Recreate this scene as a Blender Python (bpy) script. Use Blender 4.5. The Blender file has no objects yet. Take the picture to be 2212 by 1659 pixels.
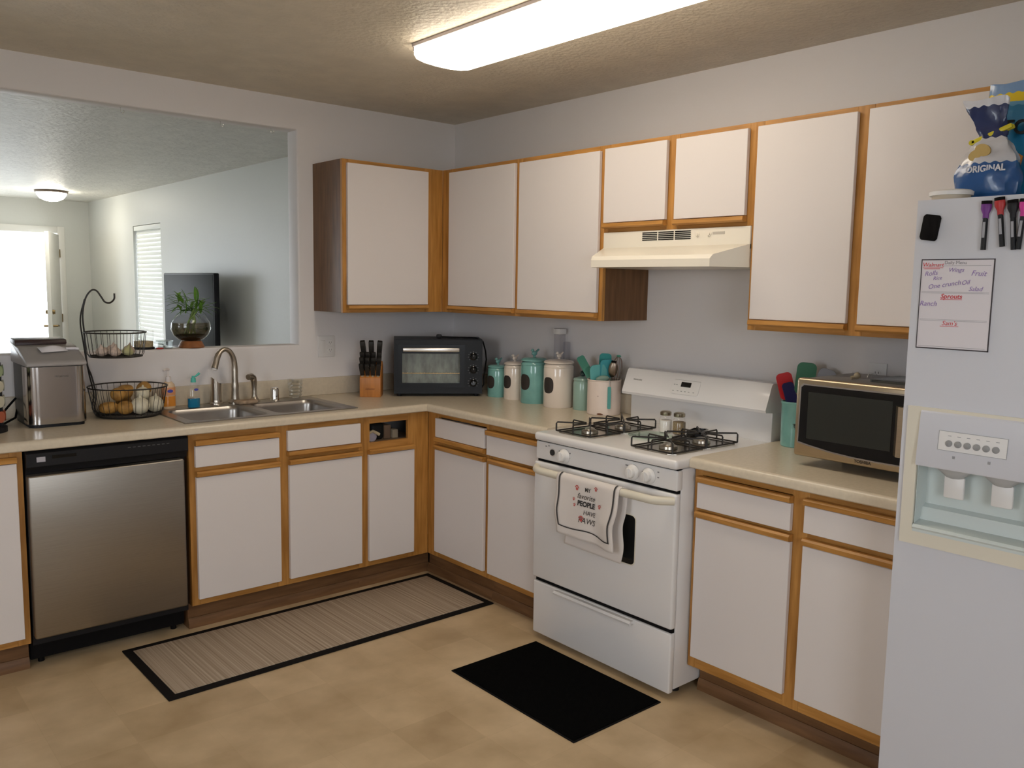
import bpy, bmesh, math, random
from math import sin, cos, pi, radians
from mathutils import Matrix, Vector
random.seed(7)
SC = bpy.context.scene
COL = SC.collection
# ------------------------------------------------------------------ camera
CAM = (-3.1085, -4.1906, 1.5227)
YAW, PITCH, ROLL, FPX = 0.8628, -0.1150, 0.0170, 1841.75
fwd = Vector((cos(YAW)*cos(PITCH), sin(YAW)*cos(PITCH), sin(PITCH)))
rgt = Vector((sin(YAW), -cos(YAW), 0)); upv = rgt.cross(fwd)
r2 = cos(ROLL)*rgt + sin(ROLL)*upv; u2 = -sin(ROLL)*rgt + cos(ROLL)*upv
cd = bpy.data.cameras.new('camera'); cam = bpy.data.objects.new('camera', cd); COL.objects.link(cam)
cd.sensor_width = 36; cd.lens = FPX/2212*36; cd.clip_start = .05; cd.clip_end = 200
mw = Matrix.Identity(4)
for i in range(3):
    mw[i][0] = r2[i]; mw[i][1] = u2[i]; mw[i][2] = -fwd[i]; mw[i][3] = CAM[i]
cam.matrix_world = mw; SC.camera = cam
# ------------------------------------------------------------------ sky, exposure
SKY_STRENGTH = 10.0
wd = bpy.data.worlds.new('sky'); SC.world = wd; wd.use_nodes = True
bg = wd.node_tree.nodes['Background']; bg.inputs[0].default_value = (.87, .93, 1.0, 1); bg.inputs[1].default_value = SKY_STRENGTH
LAMP_STRENGTH = 9.5
SC.view_settings.view_transform = 'Standard'; SC.view_settings.look = 'None'
SC.view_settings.exposure = 0.0; SC.view_settings.gamma = 1.0; SC.view_settings.use_curve_mapping = False
def portal(loc, rot, sx, sy):
    l = bpy.data.lights.new('window_daylight_portal', 'AREA'); l.shape = 'RECTANGLE'; l.size = sx; l.size_y = sy
    l.cycles.is_portal = True
    o = bpy.data.objects.new('window_daylight_portal', l); COL.objects.link(o); o.location = loc; o.rotation_euler = rot
portal((-4.72, -2.9, 1.5), (0, radians(-90), 0), 1.2, 1.2)
portal((-3.2, -5.52, 1.5), (radians(90), 0, 0), 1.4, 1.2)  # portal of the unseen window added for fill light
portal((-3.1, 7.62, 1.25), (radians(-90), 0, 0), 2.6, 1.9)
portal((-.95, 7.62, 1.03), (radians(-90), 0, 0), .9, 2.05)
portal((-.02, 5.3, 1.47), (0, radians(90), 0), 1.25, .9)

# ------------------------------------------------------------------ materials
MATS = {}
def mat(name, col, rough=.5, metal=0., noise=None, bump=None, coords=(1, 1, 1), spec=.5, emit=None, alpha=None, trans=0., ior=1.45, sheen=0., aniso=0., coat=0.):
    if name in MATS: return MATS[name]
    m = bpy.data.materials.new(name); m.use_nodes = True; MATS[name] = m
    nt = m.node_tree; b = nt.nodes['Principled BSDF']
    b.inputs['Base Color'].default_value = (*col, 1); b.inputs['Roughness'].default_value = rough
    b.inputs['Metallic'].default_value = metal; b.inputs['Specular IOR Level'].default_value = spec
    b.inputs['IOR'].default_value = ior
    b.inputs['Transmission Weight'].default_value = trans
    b.inputs['Coat Weight'].default_value = coat
    if sheen: b.inputs['Sheen Weight'].default_value = sheen
    if aniso: b.inputs['Anisotropic'].default_value = aniso
    if emit: b.inputs['Emission Color'].default_value = (*emit[0], 1); b.inputs['Emission Strength'].default_value = emit[1]
    if noise or bump:
        tc = nt.nodes.new('ShaderNodeTexCoord'); mp = nt.nodes.new('ShaderNodeMapping'); mp.inputs['Scale'].default_value = coords
        nt.links.new(tc.outputs['Object'], mp.inputs['Vector'])
    if noise:
        n = nt.nodes.new('ShaderNodeTexNoise'); n.inputs['Scale'].default_value = noise[0]; n.inputs['Detail'].default_value = noise[3] if len(noise) > 3 else 4
        nt.links.new(mp.outputs[0], n.inputs['Vector'])
        r = nt.nodes.new('ShaderNodeValToRGB'); a = noise[1]; c2 = noise[2] if len(noise) > 2 and noise[2] else tuple(max(0, c*(1-a)) for c in col)
        r.color_ramp.elements[0].position = .32; r.color_ramp.elements[1].position = .68
        r.color_ramp.elements[0].color = (*c2, 1); r.color_ramp.elements[1].color = (*[min(1, c*(1+a*.5)) for c in col], 1)
        nt.links.new(n.outputs['Fac'], r.inputs['Fac']); nt.links.new(r.outputs['Color'], b.inputs['Base Color'])
    if bump:
        n2 = nt.nodes.new('ShaderNodeTexNoise'); n2.inputs['Scale'].default_value = bump[0]; n2.inputs['Detail'].default_value = 5
        nt.links.new(mp.outputs[0], n2.inputs['Vector'])
        bp = nt.nodes.new('ShaderNodeBump'); bp.inputs['Strength'].default_value = bump[1]; bp.inputs['Distance'].default_value = bump[2] if len(bump) > 2 else .004
        nt.links.new(n2.outputs['Fac'], bp.inputs['Height']); nt.links.new(bp.outputs[0], b.inputs['Normal'])
    return m
def clear_glass(name, tint=(1, 1, 1), rough=.02, refl=.9, base=.04):
    """thin clear sheet: transparent with fresnel reflection"""
    m = bpy.data.materials.new(name); m.use_nodes = True; nt = m.node_tree; nt.nodes.clear(); MATS[name] = m
    o = nt.nodes.new('ShaderNodeOutputMaterial'); t = nt.nodes.new('ShaderNodeBsdfTransparent'); g = nt.nodes.new('ShaderNodeBsdfGlossy')
    t.inputs[0].default_value = (*tint, 1); g.inputs['Roughness'].default_value = rough; g.inputs[0].default_value = (refl, refl, refl, 1)
    f = nt.nodes.new('ShaderNodeLayerWeight'); f.inputs[0].default_value = .5; x = nt.nodes.new('ShaderNodeMixShader')
    pw = nt.nodes.new('ShaderNodeMath'); pw.operation = 'POWER'; pw.inputs[1].default_value = 3.5; ma = nt.nodes.new('ShaderNodeMath'); ma.operation = 'MULTIPLY_ADD'; ma.inputs[1].default_value = .65; ma.inputs[2].default_value = base
    nt.links.new(f.outputs['Facing'], pw.inputs[0]); nt.links.new(pw.outputs[0], ma.inputs[0])
    nt.links.new(ma.outputs[0], x.inputs[0]); nt.links.new(t.outputs[0], x.inputs[1]); nt.links.new(g.outputs[0], x.inputs[2]); nt.links.new(x.outputs[0], o.inputs[0])
    return m
WALL = mat('wall_paint', (.78, .745, .735), .55, bump=(90, .12, .003))
LWALL = mat('living_wall_paint', (.64, .65, .62), .5, bump=(60, .2, .004), coords=(1, 1, .5))
CEIL = mat('ceiling_paint', (.74, .66, .53), .5, noise=(9, .06), bump=(45, .7, .008))
LCEIL = mat('living_ceiling_paint', (.72, .71, .66), .5, noise=(9, .08), bump=(26, .9, .012))
FLOOR = mat('vinyl_floor', (.62, .47, .29), .42, noise=(5.5, .18, (.50, .365, .21), 8), bump=(60, .05))
def floor_tiles(m):
    nt = m.node_tree; b = nt.nodes['Principled BSDF']; src = b.inputs['Base Color'].links[0].from_socket; tc = next(n for n in nt.nodes if n.type == 'TEX_COORD')
    br = nt.nodes.new('ShaderNodeTexBrick'); br.offset = 0.; br.inputs['Scale'].default_value = 1.; br.inputs['Brick Width'].default_value = .23; br.inputs['Row Height'].default_value = .23; br.inputs['Mortar Size'].default_value = .002; br.inputs['Mortar Smooth'].default_value = 1.
    br.inputs['Color1'].default_value = (1, 1, 1, 1); br.inputs['Color2'].default_value = (.86, .84, .81, 1); br.inputs['Mortar'].default_value = (.90, .88, .85, 1)
    mx = nt.nodes.new('ShaderNodeMix'); mx.data_type = 'RGBA'; mx.blend_type = 'MULTIPLY'; mx.inputs[0].default_value = 1.
    nt.links.new(tc.outputs['Object'], br.inputs['Vector']); nt.links.new(src, mx.inputs[6]); nt.links.new(br.outputs['Color'], mx.inputs[7]); nt.links.new(mx.outputs[2], b.inputs['Base Color'])
floor_tiles(FLOOR)
OAKV = mat('oak_vertical', (.50, .245, .062), .42, noise=(14, .25, (.37, .165, .034)), coords=(4, 4, .35))
OAKH = mat('oak_horizontal', (.50, .245, .062), .42, noise=(14, .25, (.37, .165, .034)), coords=(.35, 4, 4))
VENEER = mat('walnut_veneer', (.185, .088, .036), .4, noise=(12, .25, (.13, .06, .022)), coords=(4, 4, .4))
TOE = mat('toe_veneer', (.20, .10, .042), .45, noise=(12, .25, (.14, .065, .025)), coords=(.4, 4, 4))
WHITE = mat('white_laminate', (.74, .69, .67), .42, bump=(260, .08, .001))
INSIDE = mat('cabinet_interior', (.34, .25, .18), .7)
COUNTER = mat('beige_laminate', (.66, .575, .445), .27, noise=(70, .05), bump=(200, .02))
STEEL = mat('brushed_steel', (.36, .33, .29), .40, 1., noise=(26, .06), coords=(.25, .25, 14), aniso=.6)
STEELD = mat('sink_steel', (.40, .38, .36), .30, 1., noise=(20, .06))
NICKEL = mat('brushed_nickel', (.50, .45, .38), .28, 1.)
CHROME = mat('chrome', (.75, .74, .72), .12, 1.)
BLACKP = mat('black_plastic', (.012, .012, .014), .45, spec=.3)
BLACKG = mat('black_gloss', (.008, .008, .008), .08)
BLACKM = mat('black_matte', (.010, .009, .009), .9, spec=.1)
IRON = mat('black_iron', (.020, .016, .013), .45)
ENAMEL = mat('white_enamel', (.80, .78, .77), .22, coat=.3)
ALMOND = mat('almond_plastic', (.74, .69, .575), .4)
HOODW = mat('cream_enamel', (.80, .75, .65), .28)
FRIDGE = mat('fridge_white', (.64, .645, .69), .35, bump=(300, .06, .001))
PLASTW = mat('white_plastic', (.78, .76, .74), .35)
GRAYP = mat('gray_plastic', (.30, .30, .30), .45)
TEAL = mat('teal_ceramic', (.20, .44, .40), .16, noise=(18, .12), coat=.4)
TEALD = mat('teal_silicone', (.05, .42, .40), .45)
GREENS = mat('green_silicone', (.09, .33, .23), .5)
CREAM = mat('cream_ceramic', (.80, .70, .60), .16, coat=.4)
CHALK = mat('chalkboard', (.035, .028, .024), .6)
BLOCKW = mat('knife_block_wood', (.52, .20, .045), .4, noise=(12, .2), coords=(5, 5, .6))
GLASS = clear_glass('clear_glass')
GREENGLASS = clear_glass('greenish_glass', (.86, .95, .90), .05)
PANE = clear_glass('window_pane')
OVENG = mat('oven_glass', (.03, .035, .032), .06, spec=.8)

# ------------------------------------------------------------------ mesh helpers
class MB:
    def __init__(s, M=None): s.bm = bmesh.new(); s.M = M
    def _t(s, vs, M=None):
        for X in (M, s.M):
            if X is not None: bmesh.ops.transform(s.bm, matrix=X, verts=vs)
        return s
    def box(s, x0, x1, y0, y1, z0, z1, bev=0, seg=2, M=None):
        t = bmesh.new(); bmesh.ops.create_cube(t, size=1)
        for v in t.verts: v.co = Vector(((x0+x1)/2+v.co.x*(x1-x0), (y0+y1)/2+v.co.y*(y1-y0), (z0+z1)/2+v.co.z*(z1-z0)))
        if bev: bmesh.ops.bevel(t, geom=t.edges[:], offset=min(bev, .49*min(abs(x1-x0), abs(y1-y0), abs(z1-z0))), segments=seg, affect='EDGES', profile=.5)
        return s.add(t, M)
    def add(s, t, M=None):
        me = bpy.data.meshes.new('tmp'); t.to_mesh(me); t.free(); n0 = len(s.bm.verts)
        s.bm.from_mesh(me); bpy.data.meshes.remove(me); s.bm.verts.ensure_lookup_table()
        return s._t(s.bm.verts[n0:], M)
    def mesh(s, me, M=None):
        n0 = len(s.bm.verts); s.bm.from_mesh(me); s.bm.verts.ensure_lookup_table(); return s._t(s.bm.verts[n0:], M)
    def lathe(s, prof, c=(0, 0, 0), n=32, M=None, sx=1., sy=1., caps=True):
        vs = []; rings = []
        for r, z in prof:
            ring = [s.bm.verts.new((c[0]+r*cos(2*pi*i/n)*sx, c[1]+r*sin(2*pi*i/n)*sy, c[2]+z)) for i in range(n)]
            rings.append(ring); vs += ring
        for a, b in zip(rings, rings[1:]):
            for i in range(n): s.bm.faces.new((a[i], a[(i+1) % n], b[(i+1) % n], b[i]))
        if caps:
            if prof[0][0] > 1e-5: s.bm.faces.new(rings[0][::-1])
            if prof[-1][0] > 1e-5: s.bm.faces.new(rings[-1])
        s._t(vs, M); bmesh.ops.remove_doubles(s.bm, verts=vs, dist=1e-6); return s
    def cyl(s, p0, p1, r0, r1=None, n=20):
        p0 = Vector(p0); p1 = Vector(p1); d = p1-p0; r1 = r0 if r1 is None else r1
        q = d.to_track_quat('Z', 'Y').to_matrix().to_4x4(); q.translation = p0
        return s.lathe([(r0, 0), (r1, d.length)], n=n, M=q)
    def tube(s, pts, r, n=8, closed=False):
        pts = [Vector(p) for p in pts]; N = len(pts); rings = []; vs = []; prev = None
        for i, p in enumerate(pts):
            a = pts[(i-1) % N] if (i > 0 or closed) else p; b = pts[(i+1) % N] if (i < N-1 or closed) else p
            t = (b-a).normalized()
            if prev is None:
                nrm = t.orthogonal().normalized()
            else:
                nrm = prev-t*prev.dot(t); nrm = nrm.normalized() if nrm.length > 1e-6 else t.orthogonal().normalized()
            prev = nrm; bn = t.cross(nrm); rr = r[i] if isinstance(r, (list, tuple)) else r
            ring = [s.bm.verts.new(p+(nrm*cos(2*pi*k/n)+bn*sin(2*pi*k/n))*rr) for k in range(n)]; rings.append(ring); vs += ring
        R = list(zip(rings, rings[1:]))+([(rings[-1], rings[0])] if closed else [])
        for a, b in R:
            for k in range(n): s.bm.faces.new((a[k], a[(k+1) % n], b[(k+1) % n], b[k]))
        if not closed: s.bm.faces.new(rings[0][::-1]); s.bm.faces.new(rings[-1])
        return s._t(vs)
    def prism(s, poly, ax, a, b, M=None, bev=0):
        f = {'x': lambda p, h: (h, p[0], p[1]), 'y': lambda p, h: (p[0], h, p[1]), 'z': lambda p, h: (p[0], p[1], h)}[ax]
        t = bmesh.new(); A = [t.verts.new(f(p, a)) for p in poly]; B = [t.verts.new(f(p, b)) for p in poly]; n = len(poly)
        t.faces.new(A[::-1]); t.faces.new(B)
        for i in range(n): t.faces.new((A[i], A[(i+1) % n], B[(i+1) % n], B[i]))
        if bev: bmesh.ops.bevel(t, geom=t.edges[:], offset=bev, segments=2, affect='EDGES', profile=.5)
        return s.add(t, M)
    def ball(s, c, r, sc=(1, 1, 1), n=16, M=None):
        t = bmesh.new(); bmesh.ops.create_uvsphere(t, u_segments=n, v_segments=max(6, n//2), radius=r)
        for v in t.verts: v.co = Vector((v.co.x*sc[0], v.co.y*sc[1], v.co.z*sc[2]))+Vector(c)
        return s.add(t, M)
    def grid(s, fn, nu, nv):
        V = [[s.bm.verts.new(fn(i/nu, j/nv)) for j in range(nv+1)] for i in range(nu+1)]
        for i in range(nu):
            for j in range(nv): s.bm.faces.new((V[i][j], V[i+1][j], V[i+1][j+1], V[i][j+1]))
        return s._t([v for r in V for v in r])
    def holed(s, ax, t0, t1, u0, u1, z0, z1, holes, bev=0):
        """slab with rectangular holes; ax 'x': u is y and t is x; ax 'y': u is x and t is y"""
        us = sorted({u0, u1, *[h[0] for h in holes], *[h[1] for h in holes]}); zs = sorted({z0, z1, *[h[2] for h in holes], *[h[3] for h in holes]})
        t = bmesh.new(); cache = {}
        def v(u, z, k):
            key = (round(u, 5), round(z, 5), k)
            if key not in cache: cache[key] = t.verts.new((k, u, z) if ax == 'x' else (u, k, z))
            return cache[key]
        inh = lambda u, z: any(h[0] < u < h[1] and h[2] < z < h[3] for h in holes)
        sol = lambda i, j: 0 <= i < len(us)-1 and 0 <= j < len(zs)-1 and not inh((us[i]+us[i+1])/2, (zs[j]+zs[j+1])/2)
        for i in range(len(us)-1):
            for j in range(len(zs)-1):
                if not sol(i, j): continue
                a, b, c, d = us[i], us[i+1], zs[j], zs[j+1]
                for k in (t0, t1): t.faces.new((v(a, c, k), v(b, c, k), v(b, d, k), v(a, d, k)))
                for (di, dj, p, q) in ((-1, 0, (a, c), (a, d)), (1, 0, (b, c), (b, d)), (0, -1, (a, c), (b, c)), (0, 1, (a, d), (b, d))):
                    if not sol(i+di, j+dj): t.faces.new((v(*p, t0), v(*q, t0), v(*q, t1), v(*p, t1)))
        bmesh.ops.recalc_face_normals(t, faces=t.faces[:])
        if bev:
            ed = [e for e in t.edges if len(e.link_faces) == 2 and e.calc_face_angle(0) > 1. and all(any(h[0]-1e-4 <= (q.co.y if ax == 'x' else q.co.x) <= h[1]+1e-4 and h[2]-1e-4 <= q.co.z <= h[3]+1e-4 for h in holes) for q in e.verts)
                  and abs((e.verts[0].co-e.verts[1].co)[0 if ax == 'x' else 1]) < 1e-6]
            bmesh.ops.bevel(t, geom=ed, offset=bev, segments=3, affect='EDGES', profile=.5)
        return s.add(t)
def obj(name, mb, m, parent=None, ang=35, recalc=True):
    if recalc: bmesh.ops.recalc_face_normals(mb.bm, faces=mb.bm.faces[:])
    me = bpy.data.meshes.new(name); mb.bm.to_mesh(me); mb.bm.free()
    me.materials.append(m); me.shade_smooth(); me.set_sharp_from_angle(angle=radians(ang))
    o = bpy.data.objects.new(name, me); COL.objects.link(o)
    if parent: o.parent = parent
    return o
def inst(o, parent, M=None, name=None):
    c = o.copy(); COL.objects.link(c); c.parent = parent
    if M is not None: c.matrix_local = M
    return c
def tag(o, label, cat, group=None):
    o['label'] = label; o['category'] = cat
    if group: o['group'] = group
    return o
def thing(name, label, cat, loc=(0, 0, 0), rz=0., group=None):
    o = bpy.data.objects.new(name, None); COL.objects.link(o); o.empty_display_size = .05
    o.location = loc; o.rotation_euler = (0, 0, rz); return tag(o, label, cat, group)
def struct(name, mb, m, parent=None, ang=35):
    o = obj(name, mb, m, parent, ang)
    if not parent: o['kind'] = 'structure'
    return o
def lab(o, label): o['label'] = label; return o
T = Matrix.Translation
def cr(P, m=6):
    P = [Vector(p) for p in P]; Q = [2*P[0]-P[1]]+P+[2*P[-1]-P[-2]]; out = []
    for a, b_, c_, d_ in zip(Q, Q[1:], Q[2:], Q[3:]):
        for k in range(m):
            t_ = k/m; out.append(.5*((2*b_)+(c_-a)*t_+(2*a-5*b_+4*c_-d_)*t_*t_+(3*b_-a-3*c_+d_)*t_**3))
    return out+[P[-1]]
def Rz(a): return Matrix.Rotation(a, 4, 'Z')
def Rx(a): return Matrix.Rotation(a, 4, 'X')
def Ry(a): return Matrix.Rotation(a, 4, 'Y')
FRONT = Rx(radians(90))     # text plane -> facing -y
def text_mesh(body, size, extr=.0004, shear=0., bold=0., ax='CENTER', space=1.):
    cu = bpy.data.curves.new('lettering', 'FONT'); cu.body = body; cu.size = size; cu.extrude = extr; cu.shear = shear; cu.offset = bold; cu.resolution_u = 3
    cu.align_x = ax; cu.align_y = 'CENTER'; cu.space_character = space
    o = bpy.data.objects.new('lettering', cu); COL.objects.link(o)
    me = bpy.data.meshes.new_from_object(o); bpy.data.objects.remove(o); bpy.data.curves.remove(cu); return me
def text(name, body, size, M, m, parent, **k):
    b = MB(); me = text_mesh(body, size, **k); b.mesh(me, M); bpy.data.meshes.remove(me); return obj(name, b, m, parent)
RUN = -pi/2        # rotation of everything standing along the right-hand wall (front faces -x)

# ================================================================== the setting
H = 2.464
FAR = 7.5
def slab(name, b, m): return struct(name, MB().box(*b), m)
slab('floor', (-4.85, .1, -5.6, .06, -.06, 0), FLOOR)
slab('floor_living', (-4.85, 0, .06, FAR+.12, -.06, 0), mat('living_carpet', (.42, .36, .28), .9, noise=(120, .2)))
slab('ceiling', (-4.85, .1, -5.6, .058, H, H+.1), CEIL)
slab('ceiling_living', (-4.85, 0, .058, FAR+.12, H, H+.1), LCEIL)
struct('wall_back', MB().holed('y', 0, .115, -4.7, .1, 0, H, [(-3.25, -1.02, 1.190, 2.305)], bev=.012), WALL)
struct('wall_right', MB().box(0, .1, -5.5, 0, 0, H), WALL)
struct('wall_left', MB().holed('x', -4.82, -4.7, -5.5, .12, 0, H, [(-3.4, -2.4, .9, 2.1)]), WALL)
struct('wall_front', MB().holed('y', -5.6, -5.5, -4.7, .1, 0, H, [(-3.9, -2.5, .9, 2.1)]), WALL)  # opening cut for the added fill window
struct('wall_living_right', MB().holed('x', -.12, 0., .115, FAR, 0, H, [(4.86, 5.75, .84, 2.10)]), LWALL)
struct('wall_living_left', MB().box(-4.82, -4.7, .12, FAR, 0, H), LWALL)
struct('wall_living_far', MB().holed('y', FAR, FAR+.12, -4.82, 0, 0, H, [(-1.42, -.485, 0, 2.065), (-4.4, -1.8, .3, 2.2)]), LWALL)
slab('ground_outside', (-30, 30, -30, 40, -.3, -.16), mat('concrete', (.5, .5, .48), .9, noise=(8, .1)))
TRIMW = mat('trim_white', (.75, .74, .70), .4)
b = MB()
for x0, x1, z0, z1 in ((-.485, -.405, 0, 2.145), (-1.50, -1.42, 0, 2.145), (-1.42, -.485, 2.065, 2.145)): b.box(x0, x1, FAR-.018, FAR, z0, z1, .004)
struct('trim_1', b, TRIMW)
struct('baseboard_living', MB().box(-.135, -.12, .12, FAR-.02, 0, .09, .004), TRIMW)
# entry door standing open, seen edge-on
los = Vector((-.50-CAM[0], FAR-CAM[1], 0)).normalized(); dirv = (Rz(radians(-7.0)) @ (-los))
dang = math.atan2(dirv.y, dirv.x)
d1 = obj('door_1', MB().box(0, .86, -.022, .022, .01, 2.045, .003), TRIMW); d1.location = (-.495, FAR-.02, 0); d1.rotation_euler = (0, 0, dang); d1['kind'] = 'structure'
BRASS = mat('aged_brass', (.25, .18, .09), .35, 1.)
b = MB()
for s_ in (-1, 1): b.cyl((.79, s_*.022, .97), (.79, s_*.07, .97), .012); b.tube([(.79, s_*.065, .97), (.74, s_*.07, .972), (.68, s_*.068, .965)], .011)
obj('door_handle', b, BRASS, d1)
b = MB()
for s_ in (-1, 1): b.cyl((.79, s_*.022, 1.13), (.79, s_*.048, 1.13), .028, .022)
obj('deadbolt', b, BRASS, d1)
for z in (.25, 1.03, 1.82): obj('hinge', MB().cyl((0, .024, z-.05), (0, .024, z+.05), .009), BRASS, d1)
# window with blinds on the living room's right-hand wall
w1 = struct('window_1', MB().holed('x', -.05, -.01, 4.86, 5.75, .84, 2.10, [(4.90, 5.71, .88, 2.06)]), TRIMW)
obj('pane', MB().box(-.034, -.030, 4.90, 5.71, .88, 2.06), PANE, w1)
obj('window_sill', MB().box(-.14, -.05, 4.83, 5.78, .82, .845, .004), TRIMW, w1)
w2 = struct('window_2', MB().holed('y', FAR+.03, FAR+.07, -4.4, -1.8, .3, 2.2, [(-4.35, -3.13, .35, 2.15), (-3.07, -1.85, .35, 2.15)]), TRIMW)
for x0 in (-4.35, -3.07): obj('pane', MB().box(x0, x0+1.22, FAR+.048, FAR+.052, .35, 2.15), PANE, w2)
w3 = struct('window_3', MB().holed('x', -4.78, -4.74, -3.4, -2.4, .9, 2.1, [(-3.35, -2.93, .95, 2.05), (-2.87, -2.45, .95, 2.05)]), TRIMW)
for y0 in (-3.35, -2.87): obj('pane', MB().box(-4.762, -4.758, y0, y0+.42, .95, 2.05), PANE, w3)
w4 = struct('added_fill_window', MB().holed('y', -5.58, -5.54, -3.9, -2.5, .9, 2.1, [(-3.85, -3.23, .95, 2.05), (-3.17, -2.55, .95, 2.05)]), TRIMW)  # unseen window, added behind the camera for flat fill on the sink wall
for x0 in (-3.85, -3.17): obj('pane', MB().box(x0, x0+.62, -5.562, -5.558, .95, 2.05), PANE, w4)
bl = thing('window_blind', 'white horizontal slat blind in the narrow living room window', 'blind', (-.085, 5.305, .86))
SLAT = mat('blind_white', (.80, .82, .78), .5)
obj('headrail', MB().box(-.03, .03, -.44, .44, 1.185, 1.235, .004), SLAT, bl)
sl = obj('slat', MB().box(-.024, .024, -.435, .435, -.0015, .0015, M=Ry(radians(-76))), SLAT, bl); sl.location = (0, 0, .03)
for i in range(1, 26): inst(sl, bl, T((0, 0, .03+i*.0455)))
obj('bottom_rail', MB().box(-.022, .022, -.435, .435, -.008, .010, .003), SLAT, bl)
for y in (-.3, .3): obj('ladder_cord', MB().cyl((0, y, 0), (0, y, 1.19), .0015, n=6), SLAT, bl)

# ================================================================== kitchen cabinets
def strip(b, u0, u1, d0, z0, z1, up):
    """oak finger pull: d0 is the depth of the door face; up = lip on the top edge"""
    h = z1-z0
    if up: P = [(-d0+.017, z0), (-d0-.009, z0+.004), (-d0-.011, z1-.006), (-d0-.004, z1), (-d0+.017, z1)]
    else: P = [(-d0+.017, z1), (-d0-.009, z1-.004), (-d0-.011, z0+.006), (-d0-.004, z0), (-d0+.017, z0)]
    return b.prism(P, 'x', u0, u1)
def front(par, name, u0, u1, z0, z1, face, pull, th=.025):
    """white slab front (door or drawer) with an oak pull strip on its top or bottom edge"""
    d = obj(name, MB().box(u0, u1, -face, -face+.018, z0, z1, .0015, 1), WHITE, par)
    b = MB()
    if pull == 'top': strip(b, u0, u1, face, z1, z1+th, True)
    else: strip(b, u0, u1, face, z0-th, z0, False)
    lab(obj('pull_strip', b, OAKH, d), 'oak finger pull strip')
    return d
def bar(par, name, u0, u1, z0, z1, dep, m, th=.019):
    return obj(name, MB().box(u0, u1, -dep, -dep+th, z0, z1, .001, 1), m, par)
def base_cab(label, run, U0, U1, stiles, rails, fronts, toe=.54, z0=.118, slot=None, lpanel=True, rpanel=True, depth=.60, toe_ext=(0, 0)):
    name = 'base_cabinet'
    loc = (U0, 0, 0) if run == 0 else (0, -U0, 0)
    c = thing(name, label, 'cabinet', loc, run); w = U1-U0
    L = lambda u: u-U0
    SP = [(-depth+.019, z0), (-depth+.019, .874), (-.01, .874), (-.01, 0), (-toe+.012, 0), (-toe+.012, z0)]
    if lpanel: obj('side_panel', MB().prism(SP, 'x', 0, .016), VENEER, c)
    if rpanel: obj('side_panel', MB().prism(SP, 'x', w-.016, w), VENEER, c)
    obj('bottom_panel', MB().box(.016, w-.016, -depth+.019, -.022, z0, z0+.016), INSIDE, c)
    obj('back_panel', MB().box(.016, w-.016, -.02, -.01, z0, .874), INSIDE, c)
    for a, bb in stiles: bar(c, 'stile', L(a), L(bb), z0, .876, depth, OAKV)
    for a, bb, za, zb in rails: bar(c, 'rail', L(a), L(bb), za, zb, depth-.0005, OAKH)
    for kind, a, bb, za, zb, p in fronts: front(c, kind, L(a), L(bb), za, zb, depth+.02, p)
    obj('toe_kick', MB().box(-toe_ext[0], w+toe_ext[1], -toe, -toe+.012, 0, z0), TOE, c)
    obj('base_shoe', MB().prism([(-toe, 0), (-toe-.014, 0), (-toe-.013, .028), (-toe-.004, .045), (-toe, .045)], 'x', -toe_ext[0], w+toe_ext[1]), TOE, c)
    return c
Z = dict(db=.148, dt=.686)
# left run, dishwasher sits between u=-2.455 and -1.835
base_cab('base cabinet at the left edge of the frame, left of the dishwasher', 0, -3.25, -2.455, [(-3.25, -3.21), (-2.50, -2.455)], [(-3.21, -2.50, .845, .876), (-3.21, -2.50, .118, .16), (-3.21, -2.5, .70, .74)],
         [('door', -3.195, -2.478, .148, .83, 'top')])
base_cab('double base cabinet under the sink with two false drawer fronts', 0, -1.835, -.985, [(-1.835, -1.80), (-1.44, -1.38), (-1.012, -.985)], [(-1.80, -1.44, .845, .876), (-1.38, -1.012, .845, .876), (-1.80, -1.44, .118, .16), (-1.38, -1.012, .118, .16), (-1.80, -1.44, .695, .735), (-1.38, -1.012, .695, .735)],
         [('door', -1.810, -1.429, Z['db'], Z['dt'], 'top'), ('door', -1.384, -1.004, Z['db'], Z['dt'], 'top'), ('drawer_front', -1.812, -1.432, .730, .821, 'top'), ('drawer_front', -1.390, -1.011, .753, .847, 'bottom')])
c3 = base_cab('narrow corner base cabinet with an open empty drawer hole', 0, -.985, -.600, [(-.985, -.950), (-.726, -.600)], [(-.950, -.726, .837, .876), (-.950, -.726, .690, .742), (-.950, -.726, .118, .16)],
         [('door', -.964, -.698, Z['db'], Z['dt'], 'top')], rpanel=False, toe_ext=(0, .045))
obj('shelf', MB().box(.016, .385, -.58, -.022, .716, .730), INSIDE, c3)
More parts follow.
